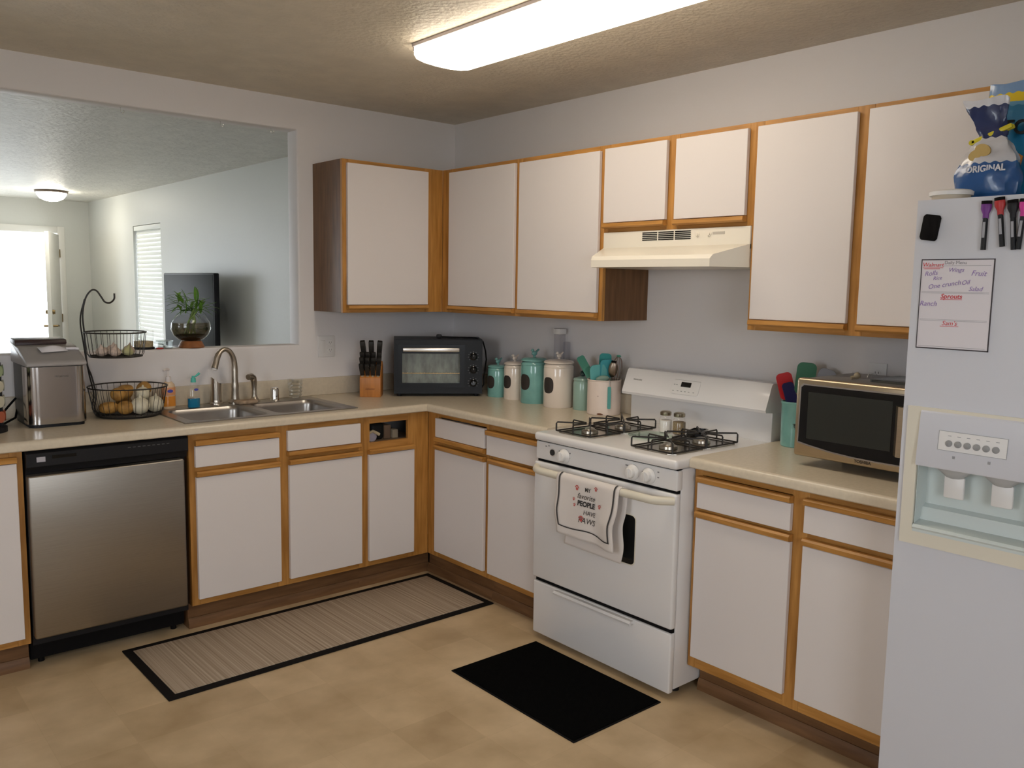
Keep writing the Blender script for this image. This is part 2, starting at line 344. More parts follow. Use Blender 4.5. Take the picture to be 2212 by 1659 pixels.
# right run (u = -y)
base_cab('base cabinet in the inner corner on the wall toward the stove', RUN, .6005, 1.100, [(.6005, .690), (1.080, 1.100)], [(.690, 1.080, .852, .876), (.690, 1.080, .69, .735), (.690, 1.080, .118, .16)],
         [('door', .685, 1.087, Z['db']+.004, Z['dt'], 'top'), ('drawer_front', .688, 1.088, .752, .848, 'bottom')], lpanel=False, toe=.555, toe_ext=(.046, 0))
base_cab('base cabinet directly left of the white stove', RUN, 1.100, 1.530, [(1.100, 1.130), (1.505, 1.530)], [(1.130, 1.505, .845, .876), (1.130, 1.505, .69, .735), (1.130, 1.505, .118, .16)],
         [('door', 1.122, 1.515, Z['db']+.004, Z['dt'], 'top'), ('drawer_front', 1.105, 1.515, .727, .820, 'top')], toe=.555)
base_cab('base cabinet under the microwave, between stove and refrigerator', RUN, 2.302, 3.130, [(2.302, 2.335), (2.700, 2.760), (3.100, 3.130)], [(2.335, 2.70, .85, .876), (2.76, 3.10, .85, .876), (2.335, 2.70, .695, .735), (2.76, 3.10, .695, .735), (2.335, 2.70, .118, .165), (2.76, 3.10, .118, .165)],
         [('door', 2.326, 2.710, .165, .694, 'top'), ('door', 2.756, 3.118, .165, .694, 'top'), ('drawer_front', 2.327, 2.706, .731, .824, 'top'), ('drawer_front', 2.755, 3.118, .738, .828, 'top')], toe=.52)
def wall_cab(label, run, U0, U1, z0, z1, stiles, rails, doors, lpanel=True, rpanel=True, depth=.31):
    c = thing('wall_cabinet', label, 'cabinet', (U0, 0, 0) if run == 0 else (0, -U0, 0), run); w = U1-U0; L = lambda u: u-U0
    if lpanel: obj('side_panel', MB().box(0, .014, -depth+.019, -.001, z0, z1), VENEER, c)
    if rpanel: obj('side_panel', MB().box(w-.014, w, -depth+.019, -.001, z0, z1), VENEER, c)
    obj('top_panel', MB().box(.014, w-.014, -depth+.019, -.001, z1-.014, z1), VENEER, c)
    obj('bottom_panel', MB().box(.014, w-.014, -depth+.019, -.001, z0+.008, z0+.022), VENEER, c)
    obj('back_panel', MB().box(.014, w-.014, -.008, -.001, z0+.022, z1-.014), INSIDE, c)
    for a, bb in stiles: bar(c, 'stile', L(a), L(bb), z0, z1, depth, OAKV)
    for a, bb, za, zb in rails: bar(c, 'rail', L(a), L(bb), za, zb, depth-.0005, OAKH)
    for a, bb, za, zb in doors: front(c, 'door', L(a), L(bb), za, zb, depth+.02, 'bottom', .024)
    return c
ZB, ZT = 1.370, 2.141
wall_cab('single wall cabinet above the knife block, beside the pass-through', 0, -.932, -.310, ZB, ZT, [(-.932, -.895), (-.430, -.310)], [(-.895, -.43, 2.105, ZT), (-.895, -.43, ZB, 1.43)], [(-.911, -.418, 1.411, 2.121)], rpanel=False)
wall_cab('two-door wall cabinet over the canisters, left of the range hood', RUN, .3105, 1.532, ZB, ZT, [(.3105, .400), (.935, .975), (1.500, 1.532)], [(.40, .935, 2.105, ZT), (.975, 1.5, 2.105, ZT), (.40, .935, ZB, 1.43), (.975, 1.5, ZB, 1.43)], [(.393, .938, 1.409, 2.120), (.972, 1.512, 1.407, 2.118)], lpanel=False)
wall_cab('short two-door wall cabinet mounted directly above the range hood', RUN, 1.532, 2.296, 1.762, ZT, [(1.532, 1.56), (1.885, 1.940), (2.270, 2.296)], [(1.56, 1.885, 2.105, ZT), (1.94, 2.27, 2.105, ZT), (1.56, 1.885, 1.762, 1.82), (1.94, 2.27, 1.762, 1.82)], [(1.543, 1.888, 1.803, 2.122), (1.935, 2.272, 1.801, 2.120)])
wall_cab('two-door wall cabinet above the microwave, beside the refrigerator', RUN, 2.296, 3.140, ZB, ZT, [(2.296, 2.33), (2.690, 2.750), (3.105, 3.140)], [(2.33, 2.69, 2.105, ZT), (2.75, 3.105, 2.105, ZT), (2.33, 2.69, ZB, 1.43), (2.75, 3.105, ZB, 1.43)], [(2.315, 2.700, 1.412, 2.121), (2.741, 3.112, 1.411, 2.124)])
wall_cab('short wall cabinet over the refrigerator, behind the snack bags', RUN, 3.140, 4.05, 1.83, ZT, [(3.140, 3.175), (3.57, 3.62), (4.015, 4.05)], [(3.175, 3.57, 2.105, ZT), (3.62, 4.015, 2.105, ZT), (3.175, 3.57, 1.83, 1.885), (3.62, 4.015, 1.83, 1.885)], [(3.16, 3.58, 1.872, 2.12), (3.61, 4.03, 1.872, 2.12)])

# ================================================================== countertops
CT = .914
def nosing(b, path_fn, n):
    prof = [(.030, CT), (.022+.0, CT)]
    prof = [(.0, CT-.0002)]+[(.017+.018*sin(a), CT-.018+.018*cos(a)) for a in [k*pi/16 for k in range(0, 9)]]+[(.035, CT-.034), (.031, CT-.038), (0, CT-.038)]
    V = [[b.bm.verts.new((*path_fn(k, o), z)) for o, z in prof] for k in range(n)]
    m = len(prof)
    for k in range(n-1):
        for j in range(m): b.bm.faces.new((V[k][j], V[k+1][j], V[k+1][(j+1) % m], V[k][(j+1) % m]))
    b.bm.faces.new(V[0][::-1]); b.bm.faces.new(V[-1])
ct = thing('countertop', 'beige laminate L-shaped countertop with sink, running into the corner', 'countertop', (0, 0, 0))
SX0, SX1, SY0, SY1 = -1.812, -1.018, -.545, -.080       # sink cut-out
b = MB(); t, u = CT-.038, CT
b.box(-3.25, SX0, -.60, -.001, t, u).box(SX1, -.001, -.60, -.001, t, u).box(SX0, SX1, -.60, SY0, t, u).box(SX0, SX1, SY1, -.001, t, u).box(-.60, -.001, -1.531, -.60, t, u)
nosing(b, lambda k, o: ((-3.25, -.60-o), (-.60-o, -.60-o), (-.60-o, -1.531))[k], 3)
bmesh.ops.remove_doubles(b.bm, verts=b.bm.verts[:], dist=1e-5)
obj('counter_slab', b, COUNTER, ct, 30)
tag(obj('backsplash', MB().box(-3.25, -.001, -.02, -.001, CT, 1.008, .003), COUNTER), 'low beige laminate backsplash strip behind the sink', 'backsplash')
tag(obj('backsplash', MB().box(-.02, -.001, -1.531, -.0205, CT, 1.008, .003), COUNTER), 'low beige laminate backsplash strip behind the canisters', 'backsplash')
c2 = thing('countertop', 'short beige laminate countertop under the microwave', 'countertop', (0, 0, 0))
b = MB().box(-.60, -.001, -3.135, -2.300, t, u); nosing(b, lambda k, o: ((-.60-o, -2.300), (-.60-o, -3.135))[k], 2)
obj('counter_slab', b, COUNTER, c2, 30)
tag(obj('backsplash', MB().box(-.02, -.001, -3.135, -2.300, CT, 1.008, .003), COUNTER), 'low beige laminate backsplash strip behind the microwave', 'backsplash')

# ================================================================== appliances
# ---- dishwasher
dw = thing('dishwasher', 'stainless steel dishwasher with black control strip', 'dishwasher', (-2.145, 0, 0))
obj('body', MB().box(-.300, .300, -.58, -.03, .10, .868), BLACKP, dw)
obj('steel_door', MB().box(-.300, .282, -.632, -.58, .138, .778, .008, 3), STEEL, dw)
cp = obj('control_panel', MB().prism([(-.585, .782), (-.604, .782), (-.612, .800), (-.628, .812), (-.628, .862), (-.615, .870), (-.585, .870)], 'x', -.303, .300), BLACKP, dw)
b = MB().box(-.268, -.238, -.6287, -.628, .829, .848)
lab(obj('emblem', b, mat('emblem_gray', (.45, .43, .47), .4), cp), 'small square grey emblem')
obj('pocket_handle', MB().box(-.215, -.13, -.6288, -.627, .838, .850), BLACKG, cp)
b = MB()
for i in range(9): b.box(.06+i*.019, .071+i*.019, -.6286, -.628, .848, .851)
obj('button_marks', b, mat('button_gray', (.10, .10, .10), .5), cp)
obj('toe_panel', MB().box(-.300, .300, -.52, -.50, .02, .135), BLACKM, dw)
for x in (-.26, .26): obj('leveling_leg', MB().cyl((x, -.5, 0), (x, -.5, .10), .012), BLACKM, dw)

# ---- stove (local u to the right from its left side, front faces -y)
st = thing('gas_stove', 'white freestanding gas stove with four burners', 'stove', (0, -1.534, 0), RUN)
W = .762
obj('body', MB().box(.003, W-.003, -.668, -.03, .035, .872, .004), ENAMEL, st)
for x in (.05, W-.05):
    for y in (-.60, -.08): obj('foot', MB().cyl((x, y, 0), (x, y, .036), .018), BLACKP, st)
dr = obj('drawer', MB().box(.003, W-.003, -.695, -.668, .024, .256, .006, 3), ENAMEL, st)
obj('drawer_handle', MB().prism([(-.695, .252), (-.712, .252), (-.719, .244), (-.716, .236), (-.709, .240), (-.695, .241)], 'x', .15, .578), ENAMEL, dr)
for q in ((.008, W-.008, -.684, -.666, .2561, .2719), (.006, W-.006, -.684, -.660, .7821, .7929), (.004, W-.004, -.690, -.660, .8691, .8719)): obj('door_seam', MB().box(*q), BLACKM, st)  # black strips paint the shade inside the gaps between stove panels
od = obj('oven_door', MB().box(-.004, W-.002, -.697, -.668, .272, .782, .008, 3), ENAMEL, st)
def rrect(x0, x1, z0, z1, r, n=5):
    P = []
    for cx, cz, a0 in ((x1-r, z1-r, 0), (x0+r, z1-r, pi/2), (x0+r, z0+r, pi), (x1-r, z0+r, 1.5*pi)):
        P += [(cx+r*cos(a0+k*pi/2/n), cz+r*sin(a0+k*pi/2/n)) for k in range(n+1)]
    return P
obj('window_trim', MB().prism(rrect(.247, .577, .466, .664, .02), 'y', -.6985, -.690), ALMOND, od)
obj('oven_window', MB().prism(rrect(.250, .573, .470, .661, .018), 'y', -.6995, -.690), BLACKG, od)
b = MB(); hp = []
for k in range(25):
    s_ = k/24; e = min(s_, 1-s_)
    hp.append((.012+s_*(W-.024), -.694-.052*(1-(1-min(1, e/.10))**2), .757))
b.tube(hp, .0155, 12); lab(obj('door_handle', b, ALMOND, od), 'long bowed off-white oven door handle')
cpn = obj('control_panel', MB().box(.002, W-.002, -.694, -.660, .793, .869, .006, 3), ENAMEL, st)
for x in (.178, .550, .630):
    kb = obj('knob', MB().lathe([(.030, 0), (.031, .004), (.027, .010), (.022, .014), (.020, .026), (.017, .029)], n=28, M=T((x, -.694, .829)) @ Rx(radians(90))), PLASTW, cpn)
    obj('grip', MB().box(x-.005, x+.005, -.730, -.710, .811, .847, .003), PLASTW, kb)
b = MB().cyl((.105, -.6935, .832), (.105, -.698, .832), .013); kb = obj('burner_valve', b, BLACKG, cpn); obj('ring', MB().lathe([(.013, 0), (.0175, 0), (.0175, .0025), (.013, .0025)], n=24, M=T((.105, -.6935, .832)) @ Rx(radians(90))), CHROME, kb)
b = MB()
for x, z in ((.065, .853), (.082, .857), (.148, .845), (.150, .825), (.208, .845), (.205, .825), (.515, .85), (.522, .85), (.518, .82), (.598, .838), (.598, .822), (.672, .85), (.672, .83)): b.box(x-.004, x+.004, -.6948, -.694, z-.0022, z+.0022)
obj('markings', b, mat('print_gray', (.25, .24, .24), .6), cpn)
# cooktop slab with four rectangular wells
CZ = .908
wells = [(.065, .275, -.645, -.440), (.065, .275, -.440, -.232), (.487, .697, -.645, -.440), (.487, .697, -.440, -.232)]
tb = MB(); tb.box(-.002, W+.002, -.706, -.030, .872, CZ, .014, 4); ck = obj('cooktop', tb, ENAMEL, st)
PANM = mat('drip_pan_chrome', (.42, .38, .32), .22, 1.)
protoG = None
for i, (x0, x1, y0, y1) in enumerate(wells):
    cx, cy = (x0+x1)/2, (y0+y1)/2; hw = .103
    b = MB(); n = 24
    def ringpts(f, z):   # square -> circle morph
        out = []
        for k in range(n):
            a = 2*pi*(k+.5)/n; sq = 1/max(abs(cos(a)), abs(sin(a)))
            out.append(b.bm.verts.new((cos(a)*(hw*sq*(1-f)+f*.040), sin(a)*(hw*sq*(1-f)+f*.040), z)))
        return out
    if protoG is None:
        R_ = [ringpts(0, CZ+.0005), ringpts(0, CZ+.0035), ringpts(.08, CZ+.0035), ringpts(.35, CZ+.002), ringpts(.8, CZ+.0015), ringpts(1, CZ+.001)]
        for p, q in zip(R_, R_[1:]):
            for k in range(n): b.bm.faces.new((p[k], p[(k+1) % n], q[(k+1) % n], q[k]))
        b.bm.faces.new(R_[-1])
        pan = obj('drip_pan', b, PANM, ck)
        br = obj('burner_head', MB().lathe([(.036, .002), (.034, .012), (.026, .016), (.022, .016), (.020, .022), (0, .024)], c=(0, 0, CZ), n=24), mat('burner_alu', (.55, .50, .42), .3, 1.), ck)
        g = MB(); s_ = .100; zt = CZ+.044; zb = CZ+.008
        g.tube([(-s_, -s_, zb), (s_, -s_, zb), (s_, s_, zb), (-s_, s_, zb)], .0032, 6, closed=True)
        for k in range(8):
            a = k*pi/4; q = s_/max(abs(cos(a)), abs(sin(a)))
            e0 = Vector((cos(a)*q, sin(a)*q, zb)); g.tube([e0, (e0.x, e0.y, zt-.006), (e0.x*.97, e0.y*.97, zt), (cos(a)*.022, sin(a)*.022, zt-.002)], .0034, 6)
        gr = obj('burner_grate', g, IRON, ck); protoG = (pan, br, gr)
        for o in protoG: o.matrix_local = T((cx, cy, 0))
    else:
        b.bm.free()
        for o in protoG: inst(o, ck, T((cx, cy, 0)))
# backguard
bgd = obj('backguard', MB().box(.004, W-.004, -.100, -.028, CZ-.004, 1.06, .004), ENAMEL, st)
pb = MB().prism([(-.03, 1.146), (-.112, 1.150), (-.122, 1.143), (-.160, 1.045), (-.156, 1.034), (-.100, 1.030), (-.03, 1.03)], 'x', -.002, W+.002)
pan = obj('control_console', pb, ENAMEL, st)
SL = T((0, -.1425, 1.092)) @ Rx(radians(90-21.2)); Fp = SL     # plane of the sloped console face
obj('touch_pad', MB().prism(rrect(.275, .425, -.030, .036, .012), 'z', 0, .0016, M=Fp), PLASTW, pan)
obj('display', MB().prism(rrect(.325, .378, .004, .026, .002), 'z', .001, .0026, M=Fp), BLACKG, pan)
b = MB()
for x in (.290, .302): b.box(x-.004, x+.004, .010, .013, .0016, .0022, M=Fp)
for x in (.29, .315, .335, .355, .375, .40): b.box(x-.004, x+.004, -.018, -.015, .0016, .0022, M=Fp)
b.box(.285, .425, .0335, .0345, .0016, .0022, M=Fp)
obj('button_marks', b, mat('print_gray2', (.3, .3, .29), .6), pan)
b = MB(); me = text_mesh('FRIGIDAIRE', .010, .0003); b.mesh(me, Fp @ T((.075, .012, .0008))); obj('lettering', b, mat('print_gray3', (.30, .29, .28), .6), pan)

# ---- range hood
hd = thing('range_hood', 'cream under-cabinet range hood with vent slots', 'range hood', (0, -1.534, 0), RUN)
zt, zk, zl, zb = 1.7615, 1.694, 1.642, 1.606; W2 = .760
b = MB().box(.002, W2, -.316, -.002, zk-.02, zt, .002)
b2 = MB(); P0 = [(.002, -.314, zk), (W2, -.314, zk), (W2, -.02, zk), (.002, -.02, zk)]
lo = [(.070, -.462), (.700, -.462)]
vt = [b2.bm.verts.new(p) for p in [(.002, -.316, zk), (.066, -.452, zl+.010), (.072, -.463, zl-.006), (.072, -.463, zb), (.002, -.316, zb), (W2, -.316, zk), (.694, -.452, zl+.010), (.688, -.463, zl-.006), (.688, -.463, zb), (W2, -.316, zb), (.002, -.01, zk), (.002, -.01, zb), (W2, -.01, zk), (W2, -.01, zb)]]
for f in ((0, 5, 6, 1), (1, 6, 7, 2), (2, 7, 8, 3), (0, 1, 2, 3, 4), (5, 9, 8, 7, 6), (0, 4, 11, 10), (5, 12, 13, 9), (10, 11, 13, 12), (0, 10, 12, 5), (3, 8, 9, 13, 11, 4)): b2.bm.faces.new([vt[i] for i in f])
obj('fan_housing', b, HOODW, hd); obj('canopy', b2, HOODW, hd, 20)
vs = obj('vent_slot', MB().box(-.040, .040, -.3175, -.310, -.0022, .0022), BLACKM, hd); vs.location = (.268, 0, 1.7225)
for i in range(3):
    for j in range(5):
        if i or j: inst(vs, hd, T((.268+i*.087, 0, 1.7225+j*.0075)))
for x in (.515, .572): obj('switch', MB().lathe([(.010, 0), (.010, .003), (.006, .004), (.006, .009)], n=16, M=T((x, -.316, 1.737)) @ Rx(radians(90))), HOODW, hd)
obj('rating_plate', MB().box(.588, .645, -.3172, -.316, 1.735, 1.745), mat('plate_gray', (.5, .46, .40), .5), hd)

# ---- refrigerator
fr = thing('refrigerator', 'white side-by-side refrigerator with ice and water dispenser', 'refrigerator', (0, -3.146, 0), RUN)
obj('body', MB().box(.004, .906, -.735, -.03, .03, 1.755, .006), FRIDGE, fr)
for x in (.06, .85):
    for y in (-.68, -.08): obj('roller', MB().cyl((x-.02, y, .016), (x+.02, y, .016), .016), BLACKP, fr)
obj('grille', MB().box(.01, .90, -.755, -.735, .02, .10), GRAYP, fr)
obj('door_gasket', MB().box(.006, .904, -.748, -.735, .11, 1.755), ALMOND, fr)
fdr = obj('freezer_door', MB().holed('y', -.822, -.748, .0, .404, .115, 1.762, [(.048, .356, .885, 1.078)], bev=0), FRIDGE, fr)
obj('edge_trim', MB().box(-.002, .012, -.818, -.750, .115, 1.762, .005), ALMOND, fdr)
obj('door', MB().box(.410, .908, -.822, -.748, .115, 1.762, .010, 3), FRIDGE, fr)
for x, nm in ((.386, fdr), (.428, None)): obj('door_handle', MB().tube([(x, -.820, 1.26), (x, -.855, 1.29), (x, -.860, 1.48), (x, -.855, 1.67), (x, -.820, 1.70)], .011, 10), FRIDGE, nm or [c for c in fr.children if c.name.startswith('door') and 'gasket' not in c.name][0])
dp = obj('dispenser_frame', MB().holed('y', -.830, -.820, .016, .388, .850, 1.222, [(.048, .356, .893, 1.068)]), ALMOND, fdr)
b = MB().prism([(-.829, 1.215), (-.834, 1.21), (-.846, 1.075), (-.843, 1.068), (-.829, 1.068)], 'x', .052, .352); up = lab(obj('control_panel', b, FRIDGE, dp), 'white sloped dispenser control panel')
RECM = mat('recess_white', (.62, .68, .66), .3)
b = MB().box(.048, .356, -.762, -.756, .885, 1.078).box(.046, .050, -.82, -.757, .885, 1.078).box(.354, .358, -.82, -.757, .885, 1.078).box(.048, .356, -.82, -.757, 1.074, 1.078)
obj('recess', b, RECM, fdr)
obj('drip_tray', MB().prism([(-.832, .893), (-.836, .898), (-.830, .905), (-.79, .912), (-.78, .945), (-.757, .955), (-.757, .886), (-.832, .886)], 'x', .050, .354), RECM, dp)
for x in (.135, .252):
    pd = obj('paddle', MB().box(x-.026, x+.026, -.800, -.790, .985, 1.045, .005, M=None), PLASTW, fdr)
    obj('spout', MB().lathe([(.046, 0), (.044, -.012), (.020, -.030), (.012, -.032)], c=(x, -.80, 1.072), n=24, sy=.5), mat('spout_gray', (.45, .45, .45), .3), pd)
Fp2 = T((0, -.840, 1.142)) @ Rx(radians(90-5))
b = MB().prism(rrect(.105, .270, -.024, .026, .003), 'z', 0, .0012, M=Fp2); obj('button_plate', b, PLASTW, up)
b = MB()
for x0, x1, z0, z1 in ((.105, .270, .0255, .0265), (.105, .270, -.0245, -.0235), (.1045, .1055, -.024, .026), (.2695, .2705, -.024, .026)): b.box(x0, x1, z0, z1, .0012, .0018, M=Fp2)
for i in range(6): b.box(.128+i*.023, .136+i*.023, .014, .0155, .0012, .0018, M=Fp2)
for x in (.147, .232): b.box(x-.003, x+.003, -.043, -.036, .0008, .002, M=Fp2)
obj('plate_outline', b, mat('print_gray4', (.32, .32, .33), .6), up)
for i in range(6): obj('push_button', MB().lathe([(.0085, 0), (.0085, .003), (.006, .0045), (0, .005)], n=16, M=Fp2 @ T((.132+i*.0225, -.005, .001))), GRAYP, up)

# ---- microwave
mo = thing('microwave', 'stainless countertop microwave with dark glass door beside the refrigerator', 'microwave', (0, -2.590, CT), RUN)
MWS = mat('warm_steel', (.50, .41, .29), .32, 1., noise=(22, .05), coords=(.3, 14, 14))
obj('case', MB().box(.006, .500, -.395, -.045, .034, .304, .006), mat('microwave_case', (.30, .28, .26), .4, .6), mo)
md = obj('front_frame', MB().box(.0, .506, -.432, -.395, .034, .308, .010, 3), MWS, mo)
gp = [(.020, .086), (.06, .079), (.14, .068), (.22, .062), (.30, .060), (.40, .060)]
poly = gp+[(.40, .284), (.032, .284), (.022, .276)]
obj('glass_trim', MB().prism([(x-.005, z-.005) for x, z in gp]+[(.40, .289), (.028, .289), (.016, .279)], 'y', -.434, -.42), CHROME, md)
obj('door_glass', MB().prism(poly, 'y', -.4355, -.42), BLACKG, md)
obj('mesh_screen', MB().box(.05, .345, -.4362, -.43, .100, .262), mat('screen_dark', (.022, .024, .020), .35), md)
obj('door_handle', MB().prism([(.355, -.434), (.375, -.462), (.392, -.462), (.395, -.434)], 'z', .090, .250), MWS, md)
text('lettering', 'TOSHIBA', .014, T((.255, -.4325, .049)) @ FRONT, mat('print_dark', (.05, .04, .03), .5), md, bold=.0004)
for x in (.09, .45):
    for y in (-.22, -.08): obj('foot', MB().cyl((x, y, 0), (x, y, .035), .014, .017), BLACKP, mo)

# ---- toaster oven in the corner
A0 = Vector((-.612, -.290, CT)); ang = math.atan2(-.549+.289, -.207+.608)
to = thing('toaster_oven', 'black toaster oven standing diagonally in the counter corner', 'toaster oven', A0, ang)
TW = .480; TD = .262
obj('body', MB().holed('y', .006, .066, 0, TW, .016, .312, [(.030, .372, .060, .270)]).box(0, TW, .066, TD, .016, .312), BLACKP, to)
obj('front_bezel', MB().holed('y', -.006, .006, 0, TW, .016, .308, [(.030, .372, .060, .270)]), mat('bezel_black', (.013, .014, .016), .4, spec=.25), to)
dd = obj('glass_door', MB().box(.030, .372, -.003, .001, .060, .270), OVENG, to)
dd.data.materials[0] = GLASS
obj('door_frame', MB().holed('y', -.014, -.004, .018, .384, .050, .284, [(.045, .357, .075, .235)]), mat('door_black', (.010, .011, .013), .3, spec=.25), dd)
obj('inner_cavity', MB().box(.032, .370, .0605, .0625, .062, .268).box(.032, .370, .008, .0625, .060, .063), mat('oven_cavity', (.27, .30, .26), .4, noise=(14, .35), coords=(3, 3, 1.2)), to)
b = MB()
for i in range(14): b.cyl((.05+i*.0235, .015, .125), (.05+i*.0235, .055, .125), .0015, n=6)
b.cyl((.036, .015, .125), (.366, .015, .125), .0022, n=6)
lab(obj('wire_rack', b, mat('rack_brass', (.42, .30, .16), .35, 1.), to), 'wire rack glinting brass behind the glass')
b = MB().tube([(.055, -.010, .258), (.055, -.038, .258)], .005).tube([(.345, -.010, .258), (.345, -.038, .258)], .005)
hh = obj('handle_bracket', b, BLACKP, dd)
obj('handle_bar', MB().box(.048, .352, -.046, -.034, .247, .268, .004), mat('handle_satin', (.75, .72, .68), .3, 1.), hh)
for i, z in enumerate((.220, .148, .076)):
    kn = obj('dial_knob', MB().lathe([(.021, 0), (.021, .004), (.016, .006), (.0145, .022), (.012, .024)], n=24, M=T((.430, -.006, z)) @ Rx(radians(90))), BLACKG, to)
    obj('pointer', MB().box(.4288, .4312, -.0312, -.028, z+.001, z+.012), GRAYP, kn)
    bm_ = MB()
    for k in range(9):
        a = radians(-40+k*32.5); bm_.box(.430+cos(a)*.027-.003, .430+cos(a)*.027+.003, -.0068, -.006, z+sin(a)*.027-.001, z+sin(a)*.027+.001)
    obj('dial_marks', bm_, mat('mark_gray', (.22, .22, .22), .6), kn)
for x in (.03, TW-.03):
    for y in (.03, TD-.03): obj('foot', MB().cyl((x, y, 0), (x, y, .018), .012, .015), BLACKP, to)
b = MB().tube([(.255, .10, .320), (.30, .11, .318), (.38, .09, .318), (.45, .06, .317), (.486, .045, .30), (.500, .04, .25), (.506, .042, .20), (.500, .05, .15), (.494, .05, .10), (.494, .055, .06), (.482, .07, .035)], .004, 8)
cdq = obj('power_cord', b, BLACKM, to)
obj('plug', MB().box(.232, .262, .088, .110, .3125, .334, .006), BLACKP, cdq)

# ================================================================== sink area
sk = thing('kitchen_sink', 'stainless steel double-bowl drop-in sink', 'sink', (-1.415, -.315, CT))
SZ = .0045
def bowl(b, x0, x1, y0, y1, depth):
    n = 6; rings = []
    for z, off, r in ((SZ, 0, .055), (SZ-.004, .004, .053), (-.02, .008, .052), (-depth+.03, .016, .05), (-depth+.008, .030, .045), (-depth, .055, .03)):
        rings.append([b.bm.verts.new((p[0], p[1], z)) for p in rrect(x0+off, x1-off, y0+off, y1-off, r, n)])
    for a, c in zip(rings, rings[1:]):
        for i in range(len(a)): b.bm.faces.new((a[i], a[(i+1) % len(a)], c[(i+1) % len(a)], c[i]))
    b.bm.faces.new(rings[-1]); return rings[0]
# rim : x -.415..+.415, y -.250..+.255 ; bowls
bw = [(-.375, -.015, -.222, .150), (.025, .375, -.222, .150)]
b = MB()
b.holed('y', 0, 1, -.418, .418, -.255, .255, [(bw[0][0]-.0, bw[0][1], bw[0][2], bw[0][3]), (bw[1][0], bw[1][1], bw[1][2], bw[1][3])])
# map holed slab (u -> x, z -> y, t -> z thickness)
for v in b.bm.verts: v.co = Vector((v.co.x, v.co.z, SZ-.004+v.co.y*.004))
obj('rim', b, STEELD, sk)
for q in bw:
    b = MB(); r0 = bowl(b, *q, .17)
    # corner fillets between square cut-out and rounded bowl
    o = rrect(q[0], q[1], q[2], q[3], .0008, 6); O = [b.bm.verts.new((p[0], p[1], SZ)) for p in o]
    for i in range(len(r0)): b.bm.faces.new((O[i], O[(i+1) % len(r0)], r0[(i+1) % len(r0)], r0[i]))
    bo = obj('bowl', b, STEELD, sk, 50, recalc=False)
    obj('drain', MB().lathe([(.040, .001), (.042, .003), (.030, .002), (.0, .001)], c=((q[0]+q[1])/2, (q[2]+q[3])/2, -.17), n=24), CHROME, bo)
DZ = CT+SZ
fa = thing('faucet', 'brushed nickel gooseneck faucet behind the sink', 'faucet', (-1.418, -.098, DZ))
obj('base', MB().lathe([(.034, 0), (.034, .006), (.026, .014), (.020, .020), (.0175, .07), (.019, .085), (.0165, .10), (.0165, .105)], n=28), NICKEL, fa)
pts = [(0, 0, .10), (0, 0, .165)]
for k in range(0, 13):
    a = pi*k/12*.88; pts.append((-.052+.052*cos(a), -.020*(k/12), .175+.095*sin(a)))
e = Vector(pts[-1]); pts += [tuple(e+Vector((-.012, -.006, -.03)))]
obj('gooseneck', MB().tube(pts, [.0155]*2+[.0150-.0006*min(i, 6) if i < 10 else .0145 for i in range(13)]+[.0165], 16), NICKEL, fa)
q = e+Vector((-.012, -.006, -.03)); obj('aerator', MB().cyl(q, q+Vector((-.002, -.001, -.008)), .0135), PLASTW, fa)
lv = thing('faucet_lever', 'slant-topped nickel faucet control left of the gooseneck', 'faucet handle', (-1.508, -.085, DZ))
obj('base', MB().lathe([(.032, 0), (.031, .006), (.027, .010), (.026, .02)], n=24), NICKEL, lv)
b = MB().lathe([(.0245, .012), (.0245, .10), (.0245, .135), (0, .135)], n=24)
for v in b.bm.verts:
    if v.co.z > .12: v.co.z = .110-v.co.x*.95
obj('body', b, NICKEL, lv)
sp = thing('side_sprayer', 'nickel side sprayer with bent head right of the faucet', 'sprayer', (-1.318, -.098, DZ))
obj('collar', MB().lathe([(.029, 0), (.028, .005), (.020, .014), (.015, .022), (.014, .03)], n=24), NICKEL, sp)
obj('wand', MB().tube([(0, 0, .025), (0, 0, .06), (-.001, 0, .10), (-.006, -.003, .120), (-.020, -.010, .128), (-.040, -.020, .127)], [.0135, .0125, .015, .017, .017, .0145], 14), NICKEL, sp)
ag = thing('air_gap', 'chrome dome-topped cap on the sink deck', 'air gap', (-1.212, -.105, DZ))
obj('cap', MB().lathe([(.024, 0), (.0225, .004), (.0215, .01), (.0215, .055), (.018, .064), (.008, .068), (0, .068)], n=24), CHROME, ag)
obj('vent', MB().box(-.004, .004, -.0222, -.021, .02, .024), BLACKM, ag)
gl = thing('glass_tumbler', 'clear textured glass tumbler standing behind the right bowl', 'glass', (-1.085, -.078, DZ))
DIA = clear_glass('cut_glass', (.90, .92, .92), .03, 1.0, .22)
b = MB(); n = 24; prof = [(.026, 0), (.030, .004)]+[(.031+.001*k+.0022*((k % 2)*2-1), .01+k*.009) for k in range(9)]+[(.040, .096)]
rings = []
for j, (r, z) in enumerate(prof): rings.append([b.bm.verts.new(((r+.0016*(1 if (i+j) % 2 else -1))*cos(2*pi*i/n), (r+.0016*(1 if (i+j) % 2 else -1))*sin(2*pi*i/n), z)) for i in range(n)])
for a, c in zip(rings, rings[1:]):
    for i in range(n): b.bm.faces.new((a[i], a[(i+1) % n], c[(i+1) % n], c[i]))
b.bm.faces.new(rings[0][::-1]); obj('wall', b, DIA, gl, 5)
obj('rim', MB().lathe([(.040, .096), (.041, .1), (.038, .1), (.037, .096)], n=24, caps=False), GLASS, gl)
spg = tag(obj('scrub_sponge', MB().box(-.052, .052, -.03, .03, 0, .018, .008, 3), mat('sponge', (.42, .30, .20), .9, noise=(60, .3), bump=(120, .6))), 'tan scrub sponge lying on the rim between the bowls', 'sponge'); spg.location = (-1.385, -.150, DZ); spg.rotation_euler = (0, 0, .1)
